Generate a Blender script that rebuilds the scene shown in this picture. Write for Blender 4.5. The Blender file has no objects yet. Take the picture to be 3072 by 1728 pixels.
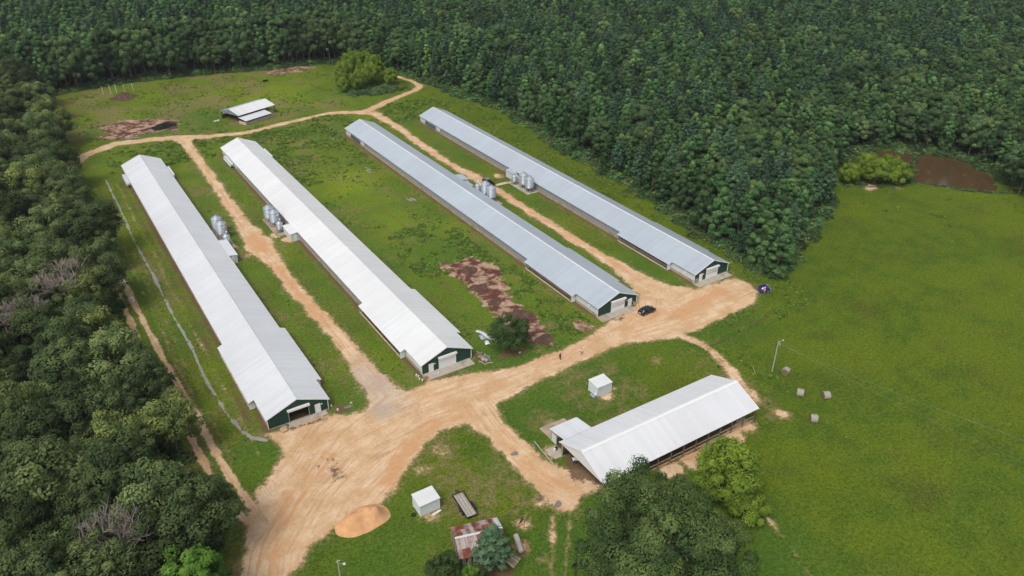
import bpy, bmesh, math, random
import numpy as np
from mathutils import Matrix, Vector

C = bpy.context.scene.collection
sc = bpy.context.scene
R = math.radians
rng = np.random.default_rng(7)
random.seed(7)

# ------------------------------------------------------------------ camera
CAM_H = 95.446
F_PX, PITCH, AZ, ROLL = 775.88, R(29.906), R(33.064), R(0.6127)
ca, sa, cp, sp, cr, sr = (math.cos(AZ), math.sin(AZ), math.cos(PITCH), math.sin(PITCH), math.cos(ROLL), math.sin(ROLL))
fwd = Vector((sa * cp, ca * cp, -sp))
right0 = Vector((ca, -sa, 0))
down0 = fwd.cross(right0)
right = right0 * cr - down0 * sr
down = right0 * sr + down0 * cr
cam_data = bpy.data.cameras.new('camera')
cam = bpy.data.objects.new('camera', cam_data)
C.objects.link(cam)
m3 = Matrix((right, -down, -fwd)).transposed()
cam.matrix_world = Matrix.Translation((0, 0, CAM_H)) @ m3.to_4x4()
cam_data.sensor_width = 36.0
cam_data.lens = 36.0 * F_PX / 1024.0
cam_data.clip_start = 1.0
cam_data.clip_end = 6000.0
sc.camera = cam

# ------------------------------------------------------------------ sky, sun, exposure
SUN_EL, SUN_ROT = R(56), R(-118)
world = bpy.data.worlds.new('World')
sc.world = world
world.use_nodes = True
wn = world.node_tree
for n in list(wn.nodes):
    wn.nodes.remove(n)
sky = wn.nodes.new('ShaderNodeTexSky')
sky.sky_type = 'NISHITA'
sky.sun_disc = False
sky.sun_elevation = SUN_EL
sky.sun_rotation = SUN_ROT
sky.altitude = 100
sky.air_density = 1.0
sky.dust_density = 4.0
sky.ozone_density = 1.0
hs = wn.nodes.new('ShaderNodeHueSaturation')
hs.inputs['Saturation'].default_value = 0.28
bg = wn.nodes.new('ShaderNodeBackground')
bg.inputs['Strength'].default_value = 0.14
wo = wn.nodes.new('ShaderNodeOutputWorld')
wn.links.new(sky.outputs[0], hs.inputs['Color'])
wn.links.new(hs.outputs[0], bg.inputs['Color'])
wn.links.new(bg.outputs[0], wo.inputs['Surface'])

sun_data = bpy.data.lights.new('sun', 'SUN')
sun_data.energy = 1.5
sun_data.angle = R(24)
sun_data.color = (1.0, 0.96, 0.90)
sun = bpy.data.objects.new('sun', sun_data)
C.objects.link(sun)
sdir = Vector((math.sin(SUN_ROT) * math.cos(SUN_EL), math.cos(SUN_ROT) * math.cos(SUN_EL), math.sin(SUN_EL)))
sun.rotation_euler = sdir.to_track_quat('Z', 'Y').to_euler()
sun.location = (0, 0, 200)

sc.view_settings.view_transform = 'Standard'
sc.view_settings.look = 'None'
sc.view_settings.gamma = 1.0
sc.view_settings.use_curve_mapping = False
sc.view_settings.exposure = 0.0
sc.render.engine = 'CYCLES'
sc.cycles.use_denoising = True
sc.cycles.max_bounces = 4
sc.cycles.diffuse_bounces = 2
sc.cycles.glossy_bounces = 2
sc.cycles.transmission_bounces = 4
sc.cycles.volume_bounces = 0
sc.cycles.use_adaptive_sampling = True
sc.cycles.adaptive_threshold = 0.02
sc.cycles.transparent_max_bounces = 4


def in_view(x, y, z, mx=70, my=70):
    x = np.asarray(x, float); y = np.asarray(y, float); z = np.asarray(z, float) - CAM_H
    xr = x * ca - y * sa; yr = x * sa + y * ca
    d = yr * cp - z * sp; u = yr * sp + z * cp
    d = np.maximum(d, 1e-3)
    X = F_PX * xr / d; Y = -F_PX * u / d
    return (np.abs(X) < 512 + mx) & (np.abs(Y) < 288 + my) & (d > 5)


# ------------------------------------------------------------------ small noise in numpy
def vnoise(x, y, seed=0):
    x = np.asarray(x, float); y = np.asarray(y, float)
    xi = np.floor(x).astype(np.int64); yi = np.floor(y).astype(np.int64)
    xf = x - xi; yf = y - yi
    u = xf * xf * (3 - 2 * xf); v = yf * yf * (3 - 2 * yf)

    def h(a, b):
        n = (a * 374761393 + b * 668265263 + seed * 974634777) & 0xffffffff
        n = ((n ^ (n >> 13)) * 1274126177) & 0xffffffff
        return ((n ^ (n >> 16)) & 0xffff) / 65535.0
    return (h(xi, yi) * (1 - u) + h(xi + 1, yi) * u) * (1 - v) + (h(xi, yi + 1) * (1 - u) + h(xi + 1, yi + 1) * u) * v


def fbm(x, y, seed=0, oct=3):
    s = 0.0; a = 0.5; t = 0.0
    for o in range(oct):
        s = s + a * vnoise(x * 2 ** o, y * 2 ** o, seed + o); t += a; a *= 0.5
    return s / t


def seg_dist(X, Y, p, q):
    dx, dy = q[0] - p[0], q[1] - p[1]
    L2 = dx * dx + dy * dy + 1e-9
    t = np.clip(((X - p[0]) * dx + (Y - p[1]) * dy) / L2, 0, 1)
    ex = X - (p[0] + t * dx); ey = Y - (p[1] + t * dy)
    return np.sqrt(ex * ex + ey * ey), t, ((X - p[0]) * dy - (Y - p[1]) * dx) / math.sqrt(L2)


def line_sd(X, Y, pts, w):
    """signed distance to a polyline of half-widths w (scalar or list)"""
    out = np.full(X.shape, 1e3)
    ws = w if isinstance(w, (list, tuple)) else [w] * len(pts)
    for i in range(len(pts) - 1):
        d, t, _ = seg_dist(X, Y, pts[i], pts[i + 1])
        out = np.minimum(out, d - (ws[i] * (1 - t) + ws[i + 1] * t))
    return out


def inside(X, Y, poly):
    r = np.zeros(X.shape, bool)
    n = len(poly)
    for i in range(n):
        x1, y1 = poly[i]; x2, y2 = poly[(i + 1) % n]
        if y1 == y2:
            continue
        c = ((y1 > Y) != (y2 > Y)) & (X < (x2 - x1) * (Y - y1) / (y2 - y1) + x1)
        r ^= c
    return r


def poly_sd(X, Y, poly):
    d = np.full(X.shape, 1e3)
    for i in range(len(poly)):
        d = np.minimum(d, seg_dist(X, Y, poly[i], poly[(i + 1) % len(poly)])[0])
    return np.where(inside(X, Y, poly), -d, d)


def smooth(a, b, x):
    t = np.clip((x - a) / (b - a), 0, 1)
    return t * t * (3 - 2 * t)


# ------------------------------------------------------------------ mesh builder
class MB:
    def __init__(self):
        self.v = []; self.f = []

    def add(self, vs, fs):
        b = len(self.v)
        self.v += [tuple(p) for p in vs]
        self.f += [tuple(i + b for i in f) for f in fs]
        return self

    def box(self, x0, y0, z0, x1, y1, z1):
        return self.add([(x0, y0, z0), (x1, y0, z0), (x1, y1, z0), (x0, y1, z0), (x0, y0, z1), (x1, y0, z1), (x1, y1, z1), (x0, y1, z1)],
                        [(3, 2, 1, 0), (4, 5, 6, 7), (0, 1, 5, 4), (1, 2, 6, 5), (2, 3, 7, 6), (3, 0, 4, 7)])

    def beam(self, p, q, w, h, up=(0, 0, 1)):
        p = Vector(p); q = Vector(q); d = (q - p).normalized(); u = Vector(up)
        if abs(d.dot(u)) > 0.98:
            u = Vector((0, 1, 0))
        s = d.cross(u).normalized() * (w / 2); t = s.cross(d).normalized() * (h / 2)
        vs = [p - s - t, p + s - t, p + s + t, p - s + t, q - s - t, q + s - t, q + s + t, q - s + t]
        return self.add(vs, [(3, 2, 1, 0), (4, 5, 6, 7), (0, 1, 5, 4), (1, 2, 6, 5), (2, 3, 7, 6), (3, 0, 4, 7)])

    def tube(self, p, q, r0, r1=None, n=8, cap=True):
        r1 = r0 if r1 is None else r1
        p = Vector(p); q = Vector(q); d = (q - p)
        if d.length < 1e-6:
            return self
        d.normalize()
        a = Vector((1, 0, 0)) if abs(d.x) < 0.8 else Vector((0, 1, 0))
        s = d.cross(a).normalized(); t = d.cross(s)
        vs = []
        for c, r in ((p, r0), (q, r1)):
            for i in range(n):
                an = 2 * math.pi * i / n
                vs.append(c + s * math.cos(an) * r + t * math.sin(an) * r)
        fs = [(i, (i + 1) % n, n + (i + 1) % n, n + i) for i in range(n)]
        if cap:
            fs += [tuple(range(n - 1, -1, -1)), tuple(range(n, 2 * n))]
        return self.add(vs, fs)

    def lathe(self, prof, c=(0, 0, 0), n=20, cap=True):
        """prof: (radius, z) pairs from the bottom up"""
        vs = []
        for r, z in prof:
            for i in range(n):
                an = 2 * math.pi * i / n
                vs.append((c[0] + r * math.cos(an), c[1] + r * math.sin(an), c[2] + z))
        fs = []
        for k in range(len(prof) - 1):
            for i in range(n):
                fs.append((k * n + i, k * n + (i + 1) % n, (k + 1) * n + (i + 1) % n, (k + 1) * n + i))
        if cap:
            fs.append(tuple(range(n - 1, -1, -1)))
            m = (len(prof) - 1) * n
            fs.append(tuple(range(m, m + n)))
        return self.add(vs, fs)

    def poly(self, pts, thick=None):
        n = len(pts)
        if thick is None:
            return self.add(pts, [tuple(range(n))])
        t = Vector(thick)
        lo = [Vector(p) - t for p in pts]
        fs = [tuple(range(n)), tuple(range(2 * n - 1, n - 1, -1))]
        for i in range(n):
            j = (i + 1) % n
            fs.append((i, n + i, n + j, j))
        return self.add(list(pts) + lo, fs)

    def build(self, name, mat, parent=None, loc=None, rz=0.0, smooth_shade=False):
        me = bpy.data.meshes.new(name)
        me.from_pydata(self.v, [], self.f)
        me.update()
        if mat is not None:
            me.materials.append(mat)
        if smooth_shade:
            me.polygons.foreach_set('use_smooth', [True] * len(me.polygons))
        o = bpy.data.objects.new(name, me)
        C.objects.link(o)
        if parent is not None:
            o.parent = parent
        if loc is not None:
            o.location = loc
        o.rotation_euler.z = rz
        return o


def tag(o, label=None, cat=None, group=None, kind=None):
    if label: o['label'] = label
    if cat: o['category'] = cat
    if group: o['group'] = group
    if kind: o['kind'] = kind
    return o


def thing(name, label, cat, loc=(0, 0, 0), rz=0.0, group=None):
    o = bpy.data.objects.new(name, None)
    o.empty_display_size = 0.5
    C.objects.link(o)
    o.location = loc
    o.rotation_euler.z = rz
    return tag(o, label, cat, group)


def copy_tree(o, parent=None):
    c = o.copy()
    C.objects.link(c)
    c.parent = parent
    for ch in o.children:
        copy_tree(ch, c)
    return c


# ------------------------------------------------------------------ materials
class NT:
    def __init__(self, mat):
        self.t = mat.node_tree

    def n(self, typ, ins=None, **props):
        nd = self.t.nodes.new(typ)
        for k, v in props.items():
            setattr(nd, k, v)
        for k, v in (ins or {}).items():
            s = nd.inputs[k]
            if isinstance(v, bpy.types.NodeSocket):
                self.t.links.new(v, s)
            elif isinstance(v, bpy.types.Node):
                self.t.links.new(v.outputs[0], s)
            else:
                if hasattr(s.default_value, '__len__') and not hasattr(v, '__len__'):
                    v = [v] * len(s.default_value)
                if hasattr(s.default_value, '__len__') and len(s.default_value) == 4 and len(v) == 3:
                    v = tuple(v) + (1.0,)
                s.default_value = v
        return nd

    def math(self, op, a, b=0.0, c=None, clamp=False):
        ins = {0: a, 1: b}
        if c is not None: ins[2] = c
        return self.n('ShaderNodeMath', ins, operation=op, use_clamp=clamp).outputs[0]

    def mix(self, f, a, b):
        nd = self.n('ShaderNodeMix', data_type='RGBA', blend_type='MIX')
        for k, v in ((0, f), (6, a), (7, b)):
            s = nd.inputs[k]
            if isinstance(v, bpy.types.NodeSocket):
                self.t.links.new(v, s)
            elif k == 0:
                s.default_value = v
            else:
                s.default_value = tuple(v) + (1.0,)
        return nd.outputs[2]

    def mul(self, a, f):
        """scale colour a by float socket f"""
        nd = self.n('ShaderNodeVectorMath', operation='SCALE')
        if isinstance(a, bpy.types.NodeSocket): self.t.links.new(a, nd.inputs[0])
        else: nd.inputs[0].default_value = a
        if isinstance(f, bpy.types.NodeSocket): self.t.links.new(f, nd.inputs['Scale'])
        else: nd.inputs['Scale'].default_value = f
        return nd.outputs[0]

    def noise(self, vec, scale, detail=3.0, rough=0.55):
        ins = {'Scale': scale, 'Detail': detail, 'Roughness': rough}
        if vec is not None: ins['Vector'] = vec
        return self.n('ShaderNodeTexNoise', ins).outputs[0]

    def step(self, x, a, b):
        return self.n('ShaderNodeMapRange', {0: x, 1: a, 2: b, 3: 0.0, 4: 1.0}, interpolation_type='SMOOTHSTEP').outputs[0]

    def rng(self, x, a, b, c, d):
        return self.n('ShaderNodeMapRange', {0: x, 1: a, 2: b, 3: c, 4: d}).outputs[0]


def new_mat(name):
    m = bpy.data.materials.new(name)
    m.use_nodes = True
    for n in list(m.node_tree.nodes):
        m.node_tree.nodes.remove(n)
    return m, NT(m)


def finish(nt, col, rough=0.8, metal=0.0, bump=None, bstr=0.3, bdist=0.05, spec=0.3):
    ins = {'Base Color': col, 'Roughness': rough, 'Metallic': metal, 'Specular IOR Level': spec}
    if bump is not None:
        b = nt.n('ShaderNodeBump', {'Height': bump, 'Strength': bstr, 'Distance': bdist})
        ins['Normal'] = b.outputs[0]
    p = nt.n('ShaderNodeBsdfPrincipled', ins)
    nt.n('ShaderNodeOutputMaterial', {'Surface': p.outputs[0]})


MATS = {}


def simple(name, col, rough=0.7, metal=0.0, var=0.12, scale=1.2, bump=0.0, spec=0.3, dirt=None, dirt_amt=0.0):
    """one colour with soft mottling, and optional stains of a second colour"""
    if name in MATS: return MATS[name]
    m, nt = new_mat(name)
    oc = nt.n('ShaderNodeTexCoord').outputs['Object']
    n1 = nt.noise(oc, scale, 4.0)
    f = nt.rng(n1, 0.25, 0.75, 1 - var, 1 + var)
    c = nt.mul(col, f)
    if dirt is not None:
        n2 = nt.noise(oc, scale * 0.6, 5.0, 0.65)
        c = nt.mix(nt.math('MULTIPLY', nt.step(n2, 0.5, 0.72), dirt_amt), c, dirt)
    finish(nt, c, rough, metal, nt.noise(oc, scale * 6) if bump else None, bump, 0.03, spec)
    MATS[name] = m
    return m


def roof_mat(name, col, rough, metal, stain=(0.4, 0.38, 0.34), amt=0.12):
    """painted or galvanised sheet: every panel a touch different, faint run-off streaks down the slope"""
    m, nt = new_mat(name)
    oc = nt.n('ShaderNodeTexCoord').outputs['Object']
    sep = nt.n('ShaderNodeSeparateXYZ', {0: oc})
    pid = nt.math('FLOOR', nt.math('DIVIDE', sep.outputs[1], 0.914))
    wnz = nt.n('ShaderNodeTexWhiteNoise', {'W': pid}, noise_dimensions='1D').outputs[0]
    st = nt.n('ShaderNodeCombineXYZ', {0: nt.math('MULTIPLY', sep.outputs[0], 0.25), 1: nt.math('MULTIPLY', sep.outputs[1], 2.2), 2: sep.outputs[2]})
    streak = nt.noise(st.outputs[0], 1.0, 4.0, 0.6)
    big = nt.noise(oc, 0.09, 3.0)
    f = nt.math('ADD', nt.rng(wnz, 0, 1, 0.965, 1.025), nt.rng(big, 0.3, 0.7, -0.04, 0.04))
    c = nt.mul(col, f)
    c = nt.mix(nt.math('MULTIPLY', nt.step(streak, 0.52, 0.8), amt), c, stain)
    rg = nt.rng(streak, 0.3, 0.7, rough - 0.06, rough + 0.08)
    finish(nt, c, rg, metal, None, spec=0.4)
    return m


M = MATS
M['roof_white'] = roof_mat('roof_white', (0.66, 0.68, 0.71), 0.5, 0.0)
M['roof_white_b'] = roof_mat('roof_white_bright', (0.71, 0.72, 0.73), 0.5, 0.0)
M['roof_grey'] = roof_mat('roof_galvanised', (0.49, 0.55, 0.61), 0.42, 0.25)
M['roof_barn'] = roof_mat('roof_barn', (0.71, 0.72, 0.745), 0.5, 0.0)
simple('trim_white', (0.82, 0.83, 0.83), 0.45, var=0.04)
simple('siding_white', (0.60, 0.64, 0.64), 0.5, var=0.06, dirt=(0.30, 0.27, 0.2), dirt_amt=0.25)
simple('siding_shed', (0.64, 0.70, 0.71), 0.5, var=0.05, dirt=(0.4, 0.38, 0.32), dirt_amt=0.2)
simple('siding_green', (0.016, 0.066, 0.050), 0.45, var=0.12, scale=0.8)
simple('door_white', (0.80, 0.81, 0.83), 0.4, var=0.04)
simple('concrete', (0.45, 0.40, 0.33), 0.9, var=0.15, scale=0.7, bump=0.2, dirt=(0.24, 0.17, 0.11), dirt_amt=0.5)
simple('concrete_tan', (0.40, 0.32, 0.24), 0.9, var=0.2, scale=0.5, bump=0.2, dirt=(0.16, 0.12, 0.08), dirt_amt=0.7)
simple('concrete_pink', (0.58, 0.46, 0.37), 0.9, var=0.1)
simple('curtain_grey', (0.30, 0.31, 0.32), 0.6, var=0.10, scale=0.6, dirt=(0.2, 0.18, 0.15), dirt_amt=0.4)
simple('cool_pad', (0.045, 0.038, 0.032), 0.9, var=0.3, scale=3)
simple('galvanised', (0.42, 0.47, 0.52), 0.38, 0.35, var=0.08, scale=1.5)
simple('galvanised_dark', (0.30, 0.34, 0.38), 0.45, 0.35, var=0.1)
simple('pvc_white', (0.75, 0.74, 0.72), 0.4, var=0.03)
simple('label_white', (0.85, 0.85, 0.85), 0.4, var=0.02)
simple('fan_white', (0.70, 0.74, 0.77), 0.4, var=0.05)
simple('dark_metal', (0.03, 0.03, 0.033), 0.5, 0.2, var=0.2)
simple('black_rubber', (0.018, 0.018, 0.018), 0.85, var=0.2)
simple('black_plastic', (0.010, 0.010, 0.011), 0.6, var=0.2, spec=0.2)
simple('wood_grey', (0.34, 0.30, 0.25), 0.9, var=0.25, scale=2.5, bump=0.3, dirt=(0.18, 0.14, 0.1), dirt_amt=0.5)
simple('wood_tan', (0.48, 0.36, 0.22), 0.85, var=0.2, scale=2.0, bump=0.2)
simple('wood_post', (0.20, 0.15, 0.10), 0.9, var=0.25, scale=2.0)
simple('wood_dark', (0.07, 0.05, 0.035), 0.9, var=0.3, scale=2.0)
simple('wood_pole', (0.40, 0.40, 0.33), 0.9, var=0.15, scale=1.0)
simple('post_white', (0.62, 0.62, 0.56), 0.7, var=0.08)
simple('pallet_new', (0.60, 0.42, 0.24), 0.85, var=0.15)
simple('pallet_red', (0.34, 0.17, 0.09), 0.85, var=0.2)
simple('glass_dark', (0.02, 0.025, 0.03), 0.08, var=0.0, spec=0.7)
simple('car_paint', (0.012, 0.014, 0.02), 0.18, 0.0, var=0.02, spec=0.7)
simple('truck_paint', (0.030, 0.014, 0.018), 0.25, 0.0, var=0.05, spec=0.6)
simple('truck_roof', (0.20, 0.20, 0.22), 0.3, 0.1, var=0.05, spec=0.5)
simple('chrome', (0.5, 0.5, 0.52), 0.2, 0.8, var=0.02)
simple('red_lamp', (0.35, 0.01, 0.01), 0.3, var=0.0)
simple('purple_paint', (0.055, 0.035, 0.20), 0.45, var=0.25, scale=2.0, dirt=(0.10, 0.08, 0.2), dirt_amt=0.6)
simple('lilac_paint', (0.32, 0.30, 0.50), 0.5, var=0.1)
simple('hay', (0.35, 0.325, 0.275), 0.95, var=0.15, scale=5.0, bump=0.5, dirt=(0.22, 0.19, 0.16), dirt_amt=0.5)
simple('hay_end', (0.20, 0.14, 0.08), 0.95, var=0.3, scale=6.0, bump=0.5)
simple('red_paint', (0.30, 0.03, 0.02), 0.5, var=0.2)
simple('skin', (0.45, 0.26, 0.17), 0.6, var=0.03)
simple('hair_dark', (0.015, 0.01, 0.008), 0.8, var=0.1)
simple('cloth_black', (0.018, 0.015, 0.018), 0.9, var=0.1)
simple('cloth_maroon', (0.07, 0.02, 0.045), 0.9, var=0.1)
simple('cloth_white', (0.72, 0.68, 0.70), 0.9, var=0.05)
simple('cloth_khaki', (0.35, 0.27, 0.20), 0.9, var=0.08)
simple('bark', (0.13, 0.10, 0.075), 0.95, var=0.3, scale=2.0)
simple('bark_dead', (0.31, 0.26, 0.225), 0.95, var=0.25, scale=1.0)
simple('bark_dead_red', (0.24, 0.205, 0.18), 0.95, var=0.25, scale=1.0)
simple('soil_orange', (0.66, 0.36, 0.175), 0.95, var=0.2, scale=0.6, bump=0.5, dirt=(0.52, 0.32, 0.17), dirt_amt=0.8)
simple('compost_brown', (0.10, 0.055, 0.04), 0.95, var=0.35, scale=0.8, bump=0.6, dirt=(0.2, 0.13, 0.08), dirt_amt=0.6)
simple('litter_pink', (0.36, 0.26, 0.20), 0.95, var=0.25, scale=0.7, bump=0.4)
simple('scrap_sheet', (0.62, 0.68, 0.70), 0.4, 0.2, var=0.1)
simple('stone_pale', (0.45, 0.42, 0.38), 0.9, var=0.2)
simple('trash_white', (0.75, 0.75, 0.76), 0.6, var=0.1)
simple('puddle', (0.22, 0.19, 0.17), 0.08, var=0.1, spec=0.6)


def rust_mat():
    m, nt = new_mat('rusty_sheet')
    oc = nt.n('ShaderNodeTexCoord').outputs['Object']
    sep = nt.n('ShaderNodeSeparateXYZ', {0: oc})
    pid = nt.math('FLOOR', nt.math('DIVIDE', sep.outputs[0], 0.66))
    row = nt.math('FLOOR', nt.math('DIVIDE', sep.outputs[1], 1.9))
    wv = nt.n('ShaderNodeCombineXYZ', {0: pid, 1: row})
    wz = nt.n('ShaderNodeTexWhiteNoise', {'Vector': wv.outputs[0]}, noise_dimensions='3D').outputs[0]
    st = nt.n('ShaderNodeCombineXYZ', {0: nt.math('MULTIPLY', sep.outputs[0], 6.0), 1: nt.math('MULTIPLY', sep.outputs[1], 0.7), 2: sep.outputs[2]})
    sn = nt.noise(st.outputs[0], 1.0, 5.0, 0.65)
    bl = nt.noise(oc, 0.9, 5.0, 0.6)
    k = nt.math('ADD', nt.math('ADD', nt.math('MULTIPLY', wz, 0.45), nt.math('MULTIPLY', sn, 0.6)), nt.math('MULTIPLY', bl, 0.55))
    f = nt.step(k, 0.50, 0.88)
    rust = nt.mix(nt.step(bl, 0.4, 0.6), (0.30, 0.085, 0.035), (0.17, 0.055, 0.04))
    tin = nt.mix(wz, (0.48, 0.43, 0.40), (0.42, 0.47, 0.54))
    finish(nt, nt.mix(f, tin, rust), 0.75, 0.1, sn, 0.2, 0.02)
    return m


M['rusty'] = rust_mat()


def ground_mat():
    m, nt = new_mat('farm_ground')
    geo = nt.n('ShaderNodeNewGeometry').outputs['Position']
    a1 = nt.n('ShaderNodeSeparateColor', {0: nt.n('ShaderNodeAttribute', attribute_name='gmask').outputs['Color']})
    a2 = nt.n('ShaderNodeSeparateColor', {0: nt.n('ShaderNodeAttribute', attribute_name='gmask2').outputs['Color']})
    at3 = nt.n('ShaderNodeAttribute', attribute_name='flow')
    dirt, mud, gravel = a1.outputs[0], a1.outputs[1], a1.outputs[2]
    lush, dry, litter = a2.outputs[0], a2.outputs[1], a2.outputs[2]
    stain = nt.n('ShaderNodeAttribute', attribute_name='stain').outputs['Fac']
    flow = at3.outputs['Vector']
    nb = nt.noise(geo, 0.035, 4.0, 0.6)       # field-scale
    nm = nt.noise(geo, 0.22, 5.0, 0.6)        # metres
    nf = nt.noise(geo, 1.4, 4.0, 0.62)        # tufts
    nx = nt.noise(geo, 4.5, 3.0, 0.7)         # grain
    # ---- grass
    g = nt.mix(nt.step(nm, 0.34, 0.68), (0.070, 0.118, 0.011), (0.104, 0.148, 0.012))
    g = nt.mix(nt.math('MULTIPLY', nt.step(nb, 0.42, 0.62), 0.75), g, (0.119, 0.160, 0.011))
    nb2 = nt.noise(geo, 0.075, 4.0, 0.6)
    g = nt.mix(nt.math('MULTIPLY', nt.step(nb2, 0.52, 0.72), 0.55), g, (0.085, 0.090, 0.016))
    g = nt.mix(nt.math('MULTIPLY', lush, nt.rng(nf, 0.3, 0.7, 0.45, 1.0)), g, (0.062, 0.132, 0.018))
    nd = nt.noise(geo, 0.5, 5.0, 0.65)
    gs_ = nt.n('ShaderNodeSeparateXYZ', {0: geo})
    px, py = gs_.outputs[0], gs_.outputs[1]
    farm = nt.math('MULTIPLY', nt.math('MULTIPLY', nt.rng(px, 118.0, 150.0, 1.0, 0.0), nt.rng(py, 96.0, 120.0, 0.0, 1.0)), nt.rng(nb2, 0.35, 0.65, 0.85, 0.25))
    farm = nt.math('MAXIMUM', farm, 0.0)
    g = nt.mix(farm, g, nt.mix(nm, (0.120, 0.195, 0.016), (0.180, 0.225, 0.020)))
    bright = nt.n('ShaderNodeAttribute', attribute_name='gmask').outputs['Alpha']
    g = nt.mix(nt.math('MULTIPLY', bright, nt.rng(nm, 0.3, 0.7, 0.5, 1.0)), g, (0.205, 0.270, 0.014))
    g = nt.mix(nt.math('MULTIPLY', lush, nt.rng(nf, 0.3, 0.7, 0.35, 0.9)), g, (0.062, 0.130, 0.020))
    ml = nt.n('ShaderNodeCombineXYZ', {0: nt.math('MULTIPLY', px, 0.62), 1: nt.math('MULTIPLY', py, 0.022), 2: 0.0}).outputs[0]
    nl = nt.noise(ml, 1.0, 4.0, 0.6)
    mow = nt.math('MULTIPLY', nt.math('MULTIPLY', nt.step(nl, 0.50, 0.64), nt.step(nf, 0.30, 0.55)), nt.math('MULTIPLY', nt.rng(px, 140.0, 150.0, 0.52, 0.0), nt.math('MULTIPLY', nt.step(py, 112.0, 124.0), nt.step(py, 285.0, 270.0))))
    g = nt.mix(nt.math('MAXIMUM', mow, 0.0), g, (0.150, 0.112, 0.042))
    dryf = nt.math('MULTIPLY', nt.step(nt.math('ADD', nd, nt.math('MULTIPLY', dry, 0.42)), 0.68, 0.95), 0.7)
    g = nt.mix(dryf, g, (0.215, 0.165, 0.075))
    nh = nt.noise(geo, 2.7, 2.0, 0.6)
    br = nt.math('MULTIPLY', nt.math('MULTIPLY', nt.rng(nf, 0.3, 0.7, 0.70, 1.26), nt.rng(nh, 0.32, 0.68, 0.72, 1.28)), nt.rng(nx, 0.3, 0.7, 0.72, 1.26))
    g = nt.mul(g, br)
    # ---- forest floor
    lit = nt.mul(nt.mix(nf, (0.055, 0.040, 0.024), (0.035, 0.040, 0.015)), nt.rng(nx, 0.3, 0.7, 0.7, 1.2))
    g = nt.mix(nt.step(nt.math('ADD', litter, nt.math('MULTIPLY', nt.math('SUBTRACT', nm, 0.5), 0.5)), 0.35, 0.7), g, lit)
    # ---- sandy clay of the roads, streaked along the traffic
    fs = nt.n('ShaderNodeSeparateXYZ', {0: flow})
    fv = nt.n('ShaderNodeCombineXYZ', {0: nt.math('MULTIPLY', fs.outputs[0], 0.055), 1: nt.math('MULTIPLY', fs.outputs[1], 1.15), 2: 0.0}).outputs[0]
    fv2 = nt.n('ShaderNodeCombineXYZ', {0: nt.math('MULTIPLY', fs.outputs[0], 0.09), 1: nt.math('MULTIPLY', fs.outputs[1], 3.4), 2: 3.0}).outputs[0]
    s1 = nt.math('ADD', nt.noise(fv, 1.0, 4.0, 0.6), nt.math('MULTIPLY', nt.math('SUBTRACT', nm, 0.5), 0.35))
    s2 = nt.math('ADD', nt.noise(fv2, 1.0, 3.0, 0.6), nt.math('MULTIPLY', nt.math('SUBTRACT', nd, 0.5), 0.45))
    d = nt.mix(nt.step(nm, 0.35, 0.68), (0.60, 0.38, 0.205), (0.75, 0.56, 0.375))
    d = nt.mix(nt.math('MULTIPLY', nt.step(s1, 0.50, 0.68), 0.58), d, (0.56, 0.295, 0.135))
    d = nt.mix(nt.math('MULTIPLY', nt.step(s2, 0.54, 0.70), 0.60), d, (0.38, 0.215, 0.115))
    d = nt.mix(nt.math('MULTIPLY', nt.step(nb2, 0.5, 0.7), 0.35), d, (0.60, 0.38, 0.21))
    d = nt.mul(d, nt.math('MULTIPLY', nt.rng(nf, 0.3, 0.7, 0.90, 1.07), nt.rng(nx, 0.3, 0.7, 0.90, 1.08)))
    d = nt.mix(nt.math('MULTIPLY', nt.math('MINIMUM', gravel, 1.0), 0.9), d, nt.mul(nt.mix(nf, (0.40, 0.36, 0.32), (0.48, 0.45, 0.42)), nt.rng(nx, 0.3, 0.7, 0.75, 1.15)))
    dk = nt.math('ADD', dirt, nt.math('ADD', nt.math('MULTIPLY', nt.math('SUBTRACT', nm, 0.5), 0.55), nt.math('ADD', nt.math('MULTIPLY', nt.math('SUBTRACT', nf, 0.5), 0.75), nt.math('MULTIPLY', nt.math('SUBTRACT', nx, 0.5), 0.5))))
    orange = fs.outputs[2]
    d = nt.mix(nt.math('MULTIPLY', nt.step(nt.math('ADD', orange, nt.math('MULTIPLY', nt.math('SUBTRACT', nm, 0.5), 0.9)), 0.25, 0.8), 0.8), d, nt.mul((0.60, 0.325, 0.16), nt.rng(nf, 0.3, 0.7, 0.9, 1.08)))
    thin = nt.mul(nt.mix(nf, (0.20, 0.165, 0.065), (0.34, 0.26, 0.13)), nt.rng(nx, 0.3, 0.7, 0.8, 1.15))
    col = nt.mix(nt.math('MULTIPLY', nt.step(dk, 0.16, 0.46), 0.75), g, thin)
    col = nt.mix(nt.step(dk, 0.40, 0.66), col, d)
    col = nt.mix(nt.step(gravel, 0.9, 1.3), col, nt.mul(nt.mix(nf, (0.26, 0.245, 0.22), (0.40, 0.385, 0.36)), nt.rng(nx, 0.3, 0.7, 0.7, 1.2)))
    # ---- poultry litter / mud
    mk = nt.math('ADD', mud, nt.math('ADD', nt.math('MULTIPLY', nt.math('SUBTRACT', nd, 0.5), 1.0), nt.math('MULTIPLY', nt.math('SUBTRACT', nf, 0.5), 0.7)))
    mc = nt.mix(nt.step(nt.math('ADD', nt.math('MULTIPLY', nm, 0.6), nt.math('MULTIPLY', nd, 0.5)), 0.495, 0.63), (0.120, 0.048, 0.036), (0.46, 0.31, 0.215))
    mc = nt.mul(mc, nt.math('MULTIPLY', nt.rng(nf, 0.3, 0.7, 0.75, 1.2), nt.rng(nx, 0.3, 0.7, 0.8, 1.2)))
    col = nt.mix(nt.step(mk, 0.40, 0.62), col, mc)
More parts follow.
